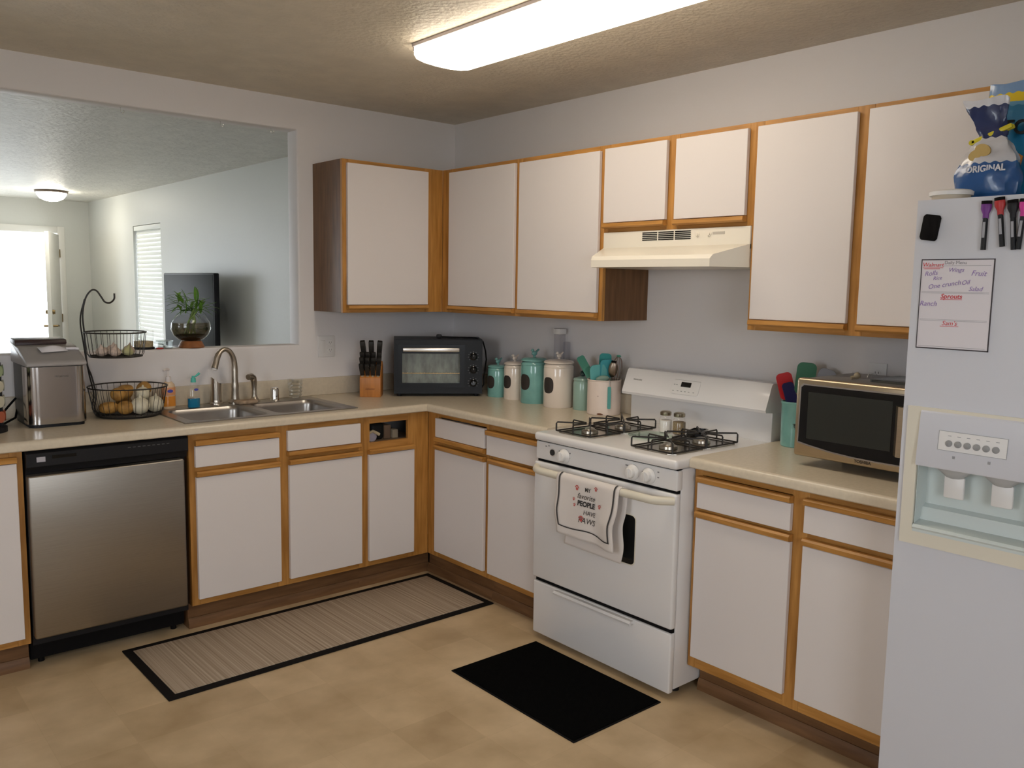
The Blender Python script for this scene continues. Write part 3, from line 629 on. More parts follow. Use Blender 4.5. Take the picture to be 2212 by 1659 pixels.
hs = thing('soap_bottle', 'orange pump bottle of hand soap at the sink corner', 'soap bottle', (-1.742, -.098, DZ))
ORS = mat('orange_soap', (.80, .30, .04), .25, coat=.3)
obj('bottle', MB().lathe([(.029, 0), (.031, .004), (.031, .095), (.028, .112), (.018, .124), (.013, .128)], n=28, sy=.72), mat('soap_clear', (.78, .58, .38), .25, coat=.5), hs)
obj('soap_fill', MB().lathe([(.0313, .01), (.0313, .045), (.0313, .058)], n=28, sy=.74, caps=False), ORS, hs)
lb = obj('label', MB().lathe([(.0316, .062), (.0316, .100)], n=28, sy=.75, caps=False), mat('soap_label', (.83, .38, .18), .4, noise=(40, .2)), hs)
obj('logo', MB().prism([(.013*cos(k*pi/8), .083+.008*sin(k*pi/8)) for k in range(16)], 'y', -.0252, -.0235), mat('logo_blue', (.08, .08, .42), .4), lb)
obj('pump', MB().cyl((0, 0, .125), (0, 0, .150), .0135, .0125).cyl((0, 0, .15), (0, 0, .178), .004).tube([(.006, .003, .182), (0, 0, .184), (-.012, -.006, .184), (-.026, -.013, .180)], .0055), mat('pump_clear', (.78, .70, .66), .3), hs)
ds = thing('dish_soap_bottle', 'clear dish soap bottle half full of blue liquid', 'soap bottle', (-1.642, -.148, DZ))
obj('bottle', MB().lathe([(.028, 0), (.030, .004), (.030, .05), (.026, .085), (.020, .108), (.012, .120), (.011, .124)], n=24, sy=.7), GLASS, ds)
obj('liquid', MB().lathe([(.027, .002), (.0285, .006), (.0285, .045), (0, .046)], n=24, sy=.68), mat('blue_soap', (.01, .20, .36), .15), ds)
cp_ = obj('cap', MB().cyl((0, 0, .122), (0, 0, .142), .0125, .011).cyl((0, 0, .142), (0, 0, .152), .007), mat('mint_plastic', (.10, .55, .45), .4), ds)
obj('flip_lid', MB().tube([(.008, 0, .148), (.02, 0, .156), (.03, 0, .164)], [.004, .006, .006], 8), MATS['mint_plastic'], cp_)
obj('label', MB().prism([(.010*cos(k*pi/8)+.006, .088+.006*sin(k*pi/8)) for k in range(16)], 'y', -.0195, -.0175), MATS['logo_blue'], ds)

# ---- wall outlets
def outlet(label, loc, rz, gang=2):
    o = thing('wall_outlet', label, 'outlet', loc, rz); w = .050 if gang == 2 else .036
    pl = obj('cover_plate', MB().box(-w/1, w/1, -.006, 0, -.058, .058, .003), PLASTW, o)
    if gang == 1: xs = [0]
    else: xs = [.022]
    for x in xs:
        for z in (-.020, .020):
            r = obj('receptacle', MB().prism([(x+.016*cos(k*pi/10), z+.0135*sin(k*pi/10)) for k in range(20)], 'y', -.0072, -.0055), PLASTW, o)
            obj('slot', MB().box(x-.007, x-.0055, -.0078, -.007, z-.002, z+.006).box(x+.0055, x+.007, -.0078, -.007, z-.002, z+.006).cyl((x, -.0078, z-.007), (x, -.007, z-.007), .002, n=10), BLACKM, r)
    if gang == 2: obj('rocker_switch', MB().box(-.036, -.008, -.0085, -.0055, -.033, .033, .002), PLASTW, o)
    return o
outlet('white double-gang outlet and switch plate left of the knife block', (-.862, 0, 1.176), 0)
outlet('white outlet plate on the wall behind the microwave', (0, -2.665, 1.20), RUN, 1)

# ================================================================== left counter
# ---- ice maker
im = thing('ice_maker', 'stainless countertop ice maker with grey lid', 'ice maker', (-2.268, -.215, CT))
def rr_prism(b, x0, x1, y0, y1, z0, z1, r, n=6): return b.prism(rrect(x0, x1, y0, y1, r, n), 'z', z0, z1)
IMD = mat('icemaker_dark', (.035, .038, .038), .4)
obj('body', rr_prism(MB(), -.108, .108, -.130, .165, .012, .250, .03), IMD, im)
CYL = mat('polished_steel', (.50, .47, .45), .16, 1.)
b = MB(); P = [(-.112, -.06)]+[(-.112+.045*(1-cos(k*pi/16)), -.09-.045*sin(k*pi/16)) for k in range(9)]
P = [(-.112, -.05)]+[(-.067-.045*cos(k*pi/16), -.092-.045*sin(k*pi/16)) for k in range(9)]+[(.067+.045*sin(k*pi/16), -.092-.045*cos(k*pi/16)) for k in range(9)]+[(.112, -.05)]
for (x0, y0), (x1, y1) in zip(P, P[1:]):
    q = [b.bm.verts.new(p) for p in ((x0, y0, .014), (x1, y1, .014), (x1, y1, .248), (x0, y0, .248))]; b.bm.faces.new(q)
bmesh.ops.remove_doubles(b.bm, verts=b.bm.verts[:], dist=1e-5)
sp_ = obj('steel_wrap', b, CYL, im, 60)
text('lettering', 'FRIGIDAIRE', .010, T((.015, -.1376, .208)) @ FRONT, mat('print_gray5', (.12, .11, .10), .5), sp_)
IML = mat('icemaker_lid', (.33, .31, .30), .35)
obj('lid', MB().prism([(-.140, .250), (-.142, .262), (-.130, .272), (.02, .322), (.12, .330), (.165, .330), (.165, .250)], 'x', -.112, .112, bev=.006), IML, im)
obj('lid_window', MB().box(-.085, .085, -.105, .02, 0, .003, .001, M=T((0, 0, .2855)) @ Rx(radians(18.4))), mat('smoke_clear', (.16, .16, .16), .12, spec=.7), im)
obj('rear_hood', MB().prism([(.06, .326), (.065, .346), (.16, .352), (.166, .33)], 'x', -.112, .085, bev=.004), mat('maroon_black', (.035, .016, .016), .4), im)
obj('base', rr_prism(MB(), -.104, .104, -.126, .160, 0, .013, .03), BLACKP, im)
ic = tag(obj('ice_scoop', MB().grid(lambda u, v: Vector(((u-.5)*.105, (v-.5)*.06*(1-.25*u), .016*sin(pi*u)*sin(pi*v)+.003)), 10, 8).tube([(.05, 0, .004), (.085, 0, .004), (.10, -.004, .002)], .006), mat('scoop_clear', (.74, .72, .76), .25)), 'pale plastic ice scoop lying on the ice maker lid', 'scoop')
ic.location = (-2.258, -.245, CT+.309); ic.rotation_euler = (radians(18.4), 0, .1)
b = MB().tube([(-.112, .10, .10), (-.15, .06, .07), (-.19, .03, .03), (-.21, .01, .006), (-.17, .03, .006), (-.12, .08, .02), (-.105, .12, .05)], .0045)
obj('power_cord', b, BLACKM, im)

# ---- coffee pod rack cut by the frame
pr = thing('coffee_pod_rack', 'black pod rack cut off by the left frame edge', 'pod rack', (-2.532, -.330, CT))
obj('base', MB().lathe([(.080, 0), (.080, .02), (.07, .026)], n=32), BLACKP, pr)
obj('top_cap', MB().lathe([(.066, .272), (.062, .285), (.04, .298), (0, .300)], n=32), BLACKP, pr)
obj('core', MB().lathe([(.045, .02), (.045, .275)], n=24), BLACKP, pr)
for k in range(8): obj('rail', MB().box(.056, .067, -.006, .006, .024, .275, M=Rz(k*pi/4+pi/8)), BLACKP, pr)
PODC = [mat('pod_green', (.34, .42, .25), .4), mat('pod_pale', (.60, .58, .46), .4), mat('pod_red', (.45, .12, .06), .4)]
for k, cn in ((-1, 'front'), (0, 'side')):
    for j in range(4):
        tag(obj('coffee_pod', MB().lathe([(.016, 0), (.021, .026), (.023, .028), (0, .029)], n=16, M=T((-2.532, -.330, CT+.062+j*.06)) @ Rz(k*pi/4) @ T((.0452, 0, 0)) @ Ry(radians(90))), PODC[(2, 1, 1, 0)[j]]),
            '%s coffee pod in the %s column of the black rack' % (('lowest reddish', 'second lowest pale', 'second highest pale', 'topmost green')[j], cn), 'coffee pod', 'coffee pods in the rack')

# ---- two-tier wire basket
bk = thing('fruit_basket', 'black wire two-tier basket stand with a banana hook', 'basket', (-1.950, -.190, CT))
def basket(nm, c, rt, rb, z0, z1, n):
    b = MB(); ci = lambda r, z, k=40: [(c[0]+r*cos(2*pi*i/k), c[1]+r*sin(2*pi*i/k), z) for i in range(k)]
    b.tube(ci(rt, z1), .0032, 6, closed=True); b.tube(ci(rb, z0), .003, 6, closed=True)
    o = obj(nm, b, IRON, bk)
    w = MB()
    for i in range(n):
        a = 2*pi*i/n; w.tube([(c[0]+rt*cos(a), c[1]+rt*sin(a), z1), (c[0]+(rb+.008)*cos(a), c[1]+(rb+.008)*sin(a), z0+.012), (c[0]+rb*cos(a), c[1]+rb*sin(a), z0)], .0011, 5)
    obj('wire_side', w, IRON, o)
    f = MB()
    for i in range(-8, 9):
        x = rb*i/9; h = math.sqrt(max(0, rb*rb-x*x)); f.tube([(c[0]+x, c[1]-h, z0), (c[0]+x, c[1]+h, z0)], .0012, 5)
        f.tube([(c[0]-h, c[1]+x, z0+.001), (c[0]+h, c[1]+x, z0+.001)], .0012, 5)
    obj('mesh_bottom', f, IRON, o); return o
basket('lower_basket', (0, 0), .164, .135, .010, .132, 34)
basket('upper_basket', (-.040, .02), .127, .108, .268, .374, 28)
b = MB()
b.tube(cr([(-.09, -.02, .004), (-.135, .015, .03), (-.125, .035, .10), (-.140, .035, .18), (-.158, .03, .24), (-.165, .025, .37), (-.170, .02, .45), (-.158, .015, .52), (-.135, .01, .556), (-.115, .005, .556), (-.098, 0, .53), (-.085, -.005, .508), (-.065, -.008, .504), (-.048, -.01, .52), (-.046, -.01, .545)]), .0038, 8)
b.tube(cr([(-.09, .04, .004), (-.135, .055, .03), (-.128, .06, .10), (-.146, .058, .20), (-.162, .055, .32), (-.174, .045, .43), (-.160, .02, .518)]), .0032, 8)
obj('hook_post', b, IRON, bk)
obj('base_ring', MB().tube([(.125*cos(2*pi*i/36), .125*sin(2*pi*i/36), .0035) for i in range(36)], .0035, 6, closed=True), IRON, bk)
def potato(r, sc, seed):
    rnd = random.Random(seed); b = MB(); b.ball((0, 0, 0), r, sc, 18); ph = [rnd.uniform(0, 6) for _ in range(3)]
    for v in b.bm.verts: v.co *= 1+.06*sin(v.co.x*90+ph[0])+.05*sin(v.co.y*80+ph[1])
    return b
POT = mat('potato_skin', (.46, .25, .06), .6, noise=(30, .35, (.27, .13, .03)), bump=(90, .3))
BX, BY, BZ = -1.950, -.190, CT
for i, (x, y, z, r, sc, l) in enumerate(((-.095, -.040, .046, .034, (1.2, .95, .85), 'golden potato lowest at the left of the wire basket'), (-.035, -.075, .046, .033, (1.0, 1.0, .9), 'golden potato beside the front white onion'),
        (-.045, -.025, .102, .033, (.95, 1.1, .95), 'golden potato piled on top at the left'), (-.005, .030, .100, .038, (1.2, .95, .85), 'larger golden potato topping the pile near the middle'), (.080, .040, .112, .032, (1.15, 1, .9), 'golden potato peeking above the onions at the right'),
        (.005, .075, .048, .036, (1.2, 1, .9), 'golden potato at the back bottom of the wire basket'))):
    o = tag(obj('potato', potato(r, sc, i), POT), l, 'potato', 'potatoes in the lower basket'); o.location = (BX+x, BY+y, BZ+z); o.rotation_euler = (0, .2*i, i*1.1)
ONI = mat('white_onion', (.72, .66, .50), .35, noise=(14, .15), coords=(6, 6, .6))
def onion(r): return MB().lathe([(0, -.92*r), (.25*r, -.93*r), (.7*r, -.68*r), (.97*r, -.2*r), (1.0*r, .1*r), (.85*r, .55*r), (.5*r, .86*r), (.2*r, 1.0*r), (.1*r, 1.25*r), (.05*r, 1.32*r), (0, 1.3*r)], n=24)
for x, y, z, r, l in ((.026, -.080, .050, .040, 'white onion at the front of the wire basket'), (.100, -.046, .048, .038, 'white onion at the far right of the wire basket'), (.062, .000, .092, .033, 'smaller white onion lying behind the two front ones')):
    o = tag(obj('onion', onion(r), ONI), l, 'onion', 'white onions in the lower basket'); o.location = (BX+x, BY+y, BZ+z); o.rotation_euler = (.15, -.1, x*9)
GAR = mat('garlic_skin', (.58, .46, .38), .5, noise=(25, .3), coords=(5, 5, 1))
def garlic(r):
    b = MB(); n = 30; prof = [(0, -.7), (.5, -.72), (.92, -.35), (1, .05), (.75, .5), (.3, .85), (.14, 1.2), (.1, 1.35), (0, 1.36)]; R_ = []
    for p, z in prof: R_.append([b.bm.verts.new((r*p*(1+.09*abs(sin(3.5*2*pi*i/n)))*cos(2*pi*i/n), r*p*(1+.09*abs(sin(3.5*2*pi*i/n)))*sin(2*pi*i/n), r*z)) for i in range(n)])
    for a, c in zip(R_, R_[1:]):
        for i in range(n): b.bm.faces.new((a[i], a[(i+1) % n], c[(i+1) % n], c[i]))
    bmesh.ops.remove_doubles(b.bm, verts=b.bm.verts[:], dist=1e-6); return b
for x, y, z, r, l in ((-.105, -.005, .292, .025, 'garlic bulb leftmost in the upper wire basket'), (-.062, -.040, .292, .025, 'garlic bulb second from the left in the upper basket'), (-.052, .030, .294, .026, 'garlic bulb behind the others in the upper basket'), (-.008, -.045, .291, .023, 'greenish garlic bulb in front in the upper basket'), (.012, .010, .293, .025, 'garlic bulb rightmost in the upper wire basket')):
    o = tag(obj('garlic_bulb', garlic(r), GAR if 'greenish' not in l else mat('garlic_green', (.48, .46, .24), .5)), l, 'garlic', 'garlic in the upper basket'); o.location = (BX+x, BY+y, BZ+z); o.rotation_euler = (.3*(x*10), .2, x*30)

# ---- on the ledge of the pass-through
LZ = 1.190
fb = thing('plant_bowl', 'round glass bowl of water with a green plant, on a wooden foot', 'plant bowl', (-1.572, .058, LZ))
obj('wooden_foot', MB().lathe([(.060, 0), (.062, .006), (.050, .030), (.046, .034)], n=32), mat('foot_wood', (.32, .12, .04), .4, noise=(20, .3)), fb)
bowlp = [(.035, .034), (.060, .040), (.085, .062), (.098, .092), (.094, .122), (.076, .150), (.062, .160)]
obj('glass', MB().lathe(bowlp, n=36, sy=.58, caps=False), GLASS, fb)
wt = obj('water', MB().lathe([(.034, .035), (.059, .041), (.083, .063), (.0955, .092), (.092, .122), (0, .123)], n=36, sy=.57), clear_glass('murky_water', (.50, .46, .34), .05), fb)
obj('pebbles', MB().lathe([(.034, .036), (.058, .042), (.080, .062), (.05, .068), (0, .070)], n=28, sy=.55), mat('pebble', (.06, .04, .02), .7, noise=(90, .6), bump=(90, .8)), fb)
b = MB(); rnd = random.Random(3)
for i in range(5): b.tube([(rnd.uniform(-.03, .03), rnd.uniform(-.02, .02), .06), (rnd.uniform(-.03, .03), rnd.uniform(-.015, .015), .13), (rnd.uniform(-.04, .04), rnd.uniform(-.02, .02), .19)], .004, 6)
obj('stem', b, mat('stem_green', (.16, .26, .06), .5), fb)
LEAF = mat('leaf_green', (.16, .34, .045), .45, noise=(30, .3))
def leaf(L_, w, bend):
    b = MB()
    def f(u, v):
        ww = w*math.sin(pi*min(1, u*.96+.04))**.7*(1-u*.3)
        return Vector((L_*u*cos(bend*u), (v-.5)*2*ww, L_*u*sin(bend*u)*-1+.003*abs(v-.5)))
    b.grid(f, 8, 2); return b
for i in range(72):
    a = rnd.uniform(0, 2*pi); el = rnd.uniform(.35, 1.35); L_ = rnd.uniform(.07, .12); o = obj('leaf', leaf(L_, rnd.uniform(.007, .012), rnd.uniform(.3, 1.0)), LEAF, fb)
    o.matrix_local = T((rnd.uniform(-.055, .060), rnd.uniform(-.012, .012), rnd.uniform(.160, .235))) @ Matrix.Diagonal((1, .28, 1, 1)) @ Rz(a) @ Ry(-el)
    if abs(sin(a))*cos(el)*L_ > .06: o.matrix_local = T((rnd.uniform(-.05, .05), 0, .18)) @ Rz(0 if i % 2 else pi) @ Ry(-el)
tub = thing('storage_tub', 'clear tub of oats with a black base beside the plant bowl', 'container', (-1.800, .060, LZ))
obj('base', MB().lathe([(.050, 0), (.050, .010)], n=28), BLACKP, tub)
obj('tub_wall', MB().lathe([(.046, .010), (.046, .085), (.044, .088)], n=28, caps=False), GLASS, tub)
obj('contents', MB().lathe([(.043, .011), (.043, .038), (0, .040)], n=28), mat('oats', (.50, .40, .24), .8, noise=(90, .3)), tub)
cb = thing('clear_box', 'low clear plastic box next to the plant bowl', 'box', (-1.707, .062, LZ))
obj('shell', MB().holed('y', -.03, .03, -.034, .034, 0, .035, []), clear_glass('frosted', (.75, .78, .78), .2), cb); obj('lid', MB().box(-.037, .037, -.033, .033, .035, .040, .001), clear_glass('frosted_lid', (.80, .82, .82), .15), cb)
rc = tag(obj('red_clip', MB().box(-.013, .013, -.008, .008, 0, .008, .003).cyl((.006, 0, .004), (.02, .003, .004), .003), mat('red_plastic', (.45, .03, .02), .4)), 'small red clip in front of the clear box', 'clip'); rc.location = (-1.742, .014, LZ)
for i, (x, l) in enumerate(((-1.868, 'leftmost small screw hook under the pass-through top'), (-1.40, 'middle small screw hook under the pass-through top'), (-1.135, 'rightmost small screw hook under the pass-through top'))):
    o = tag(obj('ceiling_hook', MB().tube([(0, 0, 0), (0, 0, -.015)]+[(.008-.008*cos(k*pi/6), 0, -.015-.008*sin(k*pi/6)) for k in range(1, 9)], .0014, 6).lathe([(.004, -.001), (.004, 0)], n=10), CHROME), l, 'hook', 'hooks under the opening'); o.location = (x, .06, 2.305)

# ================================================================== counter by the corner
kb_ = thing('knife_block', 'orange-brown wooden block full of black-handled knives', 'knife block', (-.708, -.215, CT), math.atan2(-.283+.209, -.665+.758))
# local: front faces -y, width .116
obj('block', MB().prism([(-.045, 0), (.075, 0), (.075, .165), (.045, .190), (-.045, .105)], 'x', -.056, .056, bev=.003), BLOCKW, kb_)
text('lettering', 'Sabatier', .016, T((0, -.0457, .045)) @ FRONT, mat('burnt_print', (.20, .06, .015), .6), kb_, shear=.2)
HND = mat('knife_handle', (.016, .014, .012), .45); RIV = CHROME
kM = T(kb_.location) @ Rz(kb_.rotation_euler[2])
def knife(x, y, z, L_, w, tilt, lean, label, grp, wd=.0085):
    k = thing('kitchen_knife', label, 'knife', (0, 0, 0), 0, grp); k.matrix_world = kM @ T((x, y, z)) @ Ry(lean) @ Rx(tilt)
    obj('handle', MB().prism([(-w, 0), (w, 0), (w*1.05, L_*.45), (w*1.3, L_*.8), (w*1.2, L_*.96), (w*.6, L_), (-w*.9, L_*.98), (-w*1.05, L_*.8), (-w*.85, L_*.4)], 'x', -wd, wd, bev=.002), HND, k)
    b = MB()
    for f in (.2, .5, .78): b.cyl((-wd-.0008, 0, L_*f), (wd+.0008, 0, L_*f), .0028, n=10)
    obj('rivet', b, RIV, k); obj('bolster', MB().box(-.006, .006, -w, w, -.012, .002), CHROME, k)
for x, ln, l in ((-.036, -.10, 'black-handled knife leftmost in the top row of the block'), (.000, 0, 'black-handled knife in the middle of the top row of the block'), (.036, .10, 'black-handled knife rightmost in the top row of the block')):
    knife(x, .034, .184, .122, .0135, .30, ln, l, 'large knives in the block', .0125)
for r, (y, z, L_) in enumerate(((-.036, .118, .070), (-.010, .142, .078), (.012, .163, .085))):
    for cidx, x in enumerate((-.042, -.014, .014, .042)):
        knife(x, y, z, L_, .0075, .42, x*2, '%s steak knife handle in the %s row of the block' % (('leftmost', 'second', 'third', 'rightmost')[cidx], ('lowest', 'middle', 'highest')[r]), 'steak knives in the block', .0105)

def bird(b, c, s):
    """little bird finial"""
    x, y, z = c
    b.lathe([(.012*s, 0), (.008*s, .004*s), (.006*s, .010*s)], c=c, n=14)
    b.ball((x, y, z+.022*s), .014*s, (1.35, .85, 1), 12); b.ball((x-.014*s, y, z+.039*s), .009*s, n=10)
    b.cyl((x-.020*s, y, z+.039*s), (x-.030*s, y, z+.037*s), .003*s, .0005*s, 8); b.prism([(x+.008*s, z+.020*s), (x+.034*s, z+.040*s), (x+.030*s, z+.046*s), (x+.006*s, z+.032*s)], 'y', y-.004*s, y+.004*s)
def canister(label, m, x, y, r, hb, fin, lsz=1.):
    c = thing('canister', label, 'canister', (x, y, CT), 0, 'canisters along the wall'); h = hb
    obj('jar', MB().lathe([(r*.95, 0), (r, .006), (r, h*.80), (r*.98, h*.83), (r*1.0, h*.84), (r*.98, h*.86), (r*.90, h*.90), (r*.92, h*.915)], n=40), m, c)
    ld = obj('lid', MB().lathe([(r*.97, h*.915), (r*1.01, h*.925), (r*1.0, h*.945), (r*.90, h*.975), (r*.62, h*.995), (r*.25, h), (0, h)], n=40), m, c)
    obj('seal_ring', MB().lathe([(r*.955, h*.908), (r*.965, h*.913), (r*.955, h*.918)], n=40, caps=False), BLACKM, ld)
    b = MB(); bird(b, (0, 0, h-.002), fin); obj('finial', b, m, ld)
    a0 = math.atan2(-1.9, -3.0)-.50; b = MB(); n = 22    # chalkboard medallion facing left-front
    zc = h*.47; hw = .034*lsz/r; hh = .043*lsz
    pts = []
    for rr_ in (0, .5, 1):
        ring = []
        for k in range(n):
            t_ = 2*pi*k/n; wob = 1-.05*cos(4*t_)
            ring.append(b.bm.verts.new(((r+.0015)*cos(a0+rr_*hw*cos(t_)*wob), (r+.0015)*sin(a0+rr_*hw*cos(t_)*wob), zc+rr_*hh*sin(t_)*wob)))
        pts.append(ring)
    for p, q in zip(pts, pts[1:]):
        for k in range(n): b.bm.faces.new((p[k], p[(k+1) % n], q[(k+1) % n], q[k]))
    bmesh.ops.remove_doubles(b.bm, verts=b.bm.verts[:], dist=1e-5)
    lab(obj('chalk_label', b, CHALK, c), 'dark oval chalkboard label')
    return c
canister('small teal ceramic canister next to the toaster oven', TEAL, -.130, -.590, .056, .176, .85, .85)
canister('slim cream ceramic canister between two teal ones', CREAM, -.122, -.722, .058, .204, .85, .85)
canister('tall teal ceramic canister with a round lid', TEAL, -.132, -.890, .070, .240, .95, 1.)
canister('widest cream ceramic canister in the row', CREAM, -.126, -1.070, .077, .242, .85, 1.)
c5 = thing('sugar_jar', 'small pale teal lidded jar next to the utensil crock', 'jar', (-.098, -1.215, CT))
TEALP = mat('pale_teal_ceramic', (.30, .45, .38), .2, coat=.4)
obj('jar', MB().lathe([(.044, 0), (.047, .005), (.047, .132), (.044, .142), (.046, .146)], n=36), TEALP, c5)
obj('lid', MB().lathe([(.046, .146), (.048, .150), (.044, .158), (.02, .164), (.008, .167), (0, .168)], n=36), TEALP, c5)
obj('knob', MB().ball((0, 0, .180), .015, n=16).cyl((0, 0, .162), (0, 0, .172), .006), mat('knob_dark', (.03, .05, .05), .12), c5)
# clear tall container with white cap behind the canisters
cl = thing('clear_dispenser', 'tall clear plastic dispenser with a white cap behind the canisters', 'dispenser', (-.046, -.988, CT))
obj('tube', MB().box(-.022, .022, -.024, .024, 0, .365, .006), clear_glass('clear_plastic', (.88, .88, .90), .08), cl)
obj('side_bin', MB().box(-.002, .022, -.062, -.0245, 0, .325, .006), MATS['clear_plastic'], cl)
obj('cap', MB().box(-.024, .024, -.026, .026, .362, .392, .005), PLASTW, cl)

# ---- utensil crock by the stove
ck1 = thing('utensil_crock', 'chipped white enamel crock of utensils left of the stove', 'crock', (-.112, -1.375, CT))
CRW = mat('chipped_enamel', (.80, .68, .60), .3, noise=(7, .05))
obj('crock', MB().lathe([(.078, 0), (.081, .004), (.081, .162), (.084, .166), (.082, .169), (.077, .166), (.077, .012), (0, .012)], n=44), CRW, ck1)
b = MB()
for a, z, s_ in ((-2.62, .004, .014), (-2.5, .003, .008), (-2.75, .09, .004)):
    b.prism([(s_*cos(k*pi/5), .3*s_*sin(k*pi/5)) for k in range(10)], 'y', -.0018, 0, M=T((.0805*cos(a), .0805*sin(a), z+.004)) @ Rz(a+pi/2))
obj('chip', b, mat('rust', (.16, .06, .025), .7), ck1)
def utensil(name, label, cat, base, tip, parts, roll=0., grp='utensils in the white crock'):
    """local z runs from base to tip; parts = list of (part name, MB, material)"""
    zz = (Vector(tip)-Vector(base)).normalized(); yy = Vector(base)-Vector(CAM); yy = (yy-zz*yy.dot(zz)).normalized(); xx = yy.cross(zz)
    q = Matrix.Identity(4)
    for k in range(3): q[k][0] = xx[k]; q[k][1] = yy[k]; q[k][2] = zz[k]; q[k][3] = base[k]
    o = thing(name, label, cat, (0, 0, 0), 0, grp); o.matrix_world = q @ Rz(roll)
    for nm, b, m in parts: obj(nm, b, m, o)
    return o
def blade(w, h, th, z0, cur=0.):
    b = MB()
    P = rrect(-w/2, w/2, z0, z0+h, min(w, h)*.28, 4)
    b.prism(P, 'y', -th/2, th/2)
    if cur:
        for v in b.bm.verts: v.co.y += cur*(1-(2*v.co.x/w)**2)
    return b
def handle(L_, r, z0=0.): return MB().tube([(0, 0, z0), (0, 0, z0+L_*.5), (0, 0, z0+L_)], [r, r*1.1, r*.8], 10)
cx, cy = -.112, -1.375
camdir = math.atan2(CAM[1]-cy, CAM[0]-cx)
utensil('slotted_turner', 'green slotted turner leaning far left out of the crock', 'spatula', (cx+.02, cy-.01, CT+.03), (cx-.02, cy+.155, CT+.270), [('handle', handle(.17, .006), GREENS), ('blade', blade(.040, .125, .006, .165), GREENS)], .15)
utensil('silicone_spatula', 'tall teal spatula pointing upward at the back', 'spatula', (cx+.01, cy+.02, CT+.02), (cx+.03, cy+.025, CT+.285), [('handle', handle(.19, .006), TEALD), ('blade', blade(.058, .10, .008, .17), mat('teal_deep', (.02, .33, .30), .45))], .2)
utensil('silicone_spoon', 'broad blue-teal spoon behind the front spatula', 'spoon', (cx+.015, cy, CT+.02), (cx-.005, cy-.020, CT+.262), [('handle', handle(.17, .006), TEALD), ('bowl', blade(.068, .09, .008, .155, .01), mat('teal_blue', (.06, .38, .42), .45))], .2)
utensil('wide_spatula', 'light teal wide spatula at the front of the crock', 'spatula', (cx-.01, cy+.01, CT+.02), (cx-.035, cy+.012, CT+.235), [('handle', handle(.15, .006), TEALD), ('blade', blade(.082, .095, .010, .125), mat('teal_light', (.13, .46, .44), .45))], .2)
wk = MB()
for k in range(5):
    a = k*pi/5; wk.tube([(.03*sin(pi*t_/12)*cos(a)*(1.15 if 2 < t_ < 10 else 1), .03*sin(pi*t_/12)*sin(a)*(1.15 if 2 < t_ < 10 else 1), .14+.14*(.5-.5*cos(pi*t_/12))) if False else ((.034*sin(pi*t_/12))*cos(a)*(1 if t_ <= 6 else 1), (.034*sin(pi*t_/12))*sin(a), .13+.13*(1-cos(pi*t_/24)**3 if t_ <= 12 else 1)) for t_ in range(0, 13)], .0011, 5)
wk = MB()
for k in range(5):
    a = k*pi/5; P = []
    for t_ in range(0, 25):
        s_ = pi*t_/24; P.append((.034*sin(2*s_) if False else .036*cos(s_)*cos(a)*(.35+.65*sin(s_)**.5) if True else 0, .036*cos(s_)*sin(a)*(.35+.65*sin(s_)**.5), .13+.125*sin(s_)))
    wk.tube(P, .0012, 5)
utensil('wire_whisk', 'wire balloon whisk standing at the right of the crock', 'whisk', (cx+.02, cy-.03, CT+.03), (cx+.015, cy-.075, CT+.285), [('handle', handle(.135, .007), NICKEL), ('wire_loop', wk, mat('copper_wire', (.42, .30, .26), .3, 1.)), ('hang_tip', MB().ball((0, 0, .258), .009, (1.3, 1, .6), 10), GREENS)])
utensil('ladle', 'dull metal ladle head in front of the whisk', 'ladle', (cx, cy-.02, CT+.03), (cx-.005, cy-.066, CT+.262), [('handle', handle(.15, .005), NICKEL), ('bowl', MB().ball((0, 0, .195), .030, (.75, .35, 1.35), 16), mat('antique_steel', (.30, .24, .18), .35, 1.)), ('tip', MB().box(-.014, .014, -.006, .006, .225, .236, .004), BLACKM)], 0.)
utensil('measuring_spoon', 'grey-green measuring spoon resting over the crock rim', 'spoon', (cx-.02, cy-.02, CT+.10), (cx-.062, cy-.040, CT+.205), [('handle', handle(.06, .004), mat('sage', (.20, .30, .24), .5)), ('bowl', MB().ball((0, 0, .082), .022, (1.5, .5, .8), 14), MATS['sage'])], 0.)
sp5 = utensil('hanging_peeler', 'teal-handled peeler hooked over the front rim of the crock', 'peeler', (cx+.088*cos(camdir+.28), cy+.088*sin(camdir+.28), CT+.036), (cx+.088*cos(camdir+.28), cy+.088*sin(camdir+.28), CT+.19), [('handle', blade(.015, .105, .008, 0), mat('peeler_teal', (.10, .36, .33), .4)), ('hook', MB().tube([(0, 0, .10), (0, 0, .128), (0, 0, .136)], [.004, .003, .003], 8), CHROME)], .25)

# ---- crock next to the microwave
ck2 = thing('utensil_crock', 'teal ceramic crock of spatulas between stove and microwave', 'crock', (-.108, -2.400, CT))
obj('crock', MB().lathe([(.050, 0), (.053, .004), (.054, .06), (.055, .165), (.058, .172), (.056, .178), (.052, .175), (.050, .012), (0, .012)], n=40), TEAL, ck2)
b = MB(); bird(b, (0, 0, 0), .45); b2 = MB(); me = bpy.data.meshes.new('tmpb'); b.bm.to_mesh(me); b.bm.free(); b2.mesh(me, T((-.0455, -.0305, .075)) @ Rz(-.9)); obj('bird_emblem', b2, mat('emblem_dark', (.06, .10, .09), .5), ck2)
c3x, c3y = -.108, -2.400; G2 = 'utensils in the teal crock'
utensil('silicone_spatula', 'red silicone spatula sticking out of the teal crock', 'spatula', (c3x+.01, c3y-.01, CT+.03), (c3x-.03, c3y+.050, CT+.295), [('handle', handle(.17, .006), mat('red_handle', (.5, .03, .03), .4)), ('blade', blade(.060, .105, .008, .160), mat('red_silicone', (.62, .02, .025), .4))], .15, G2)
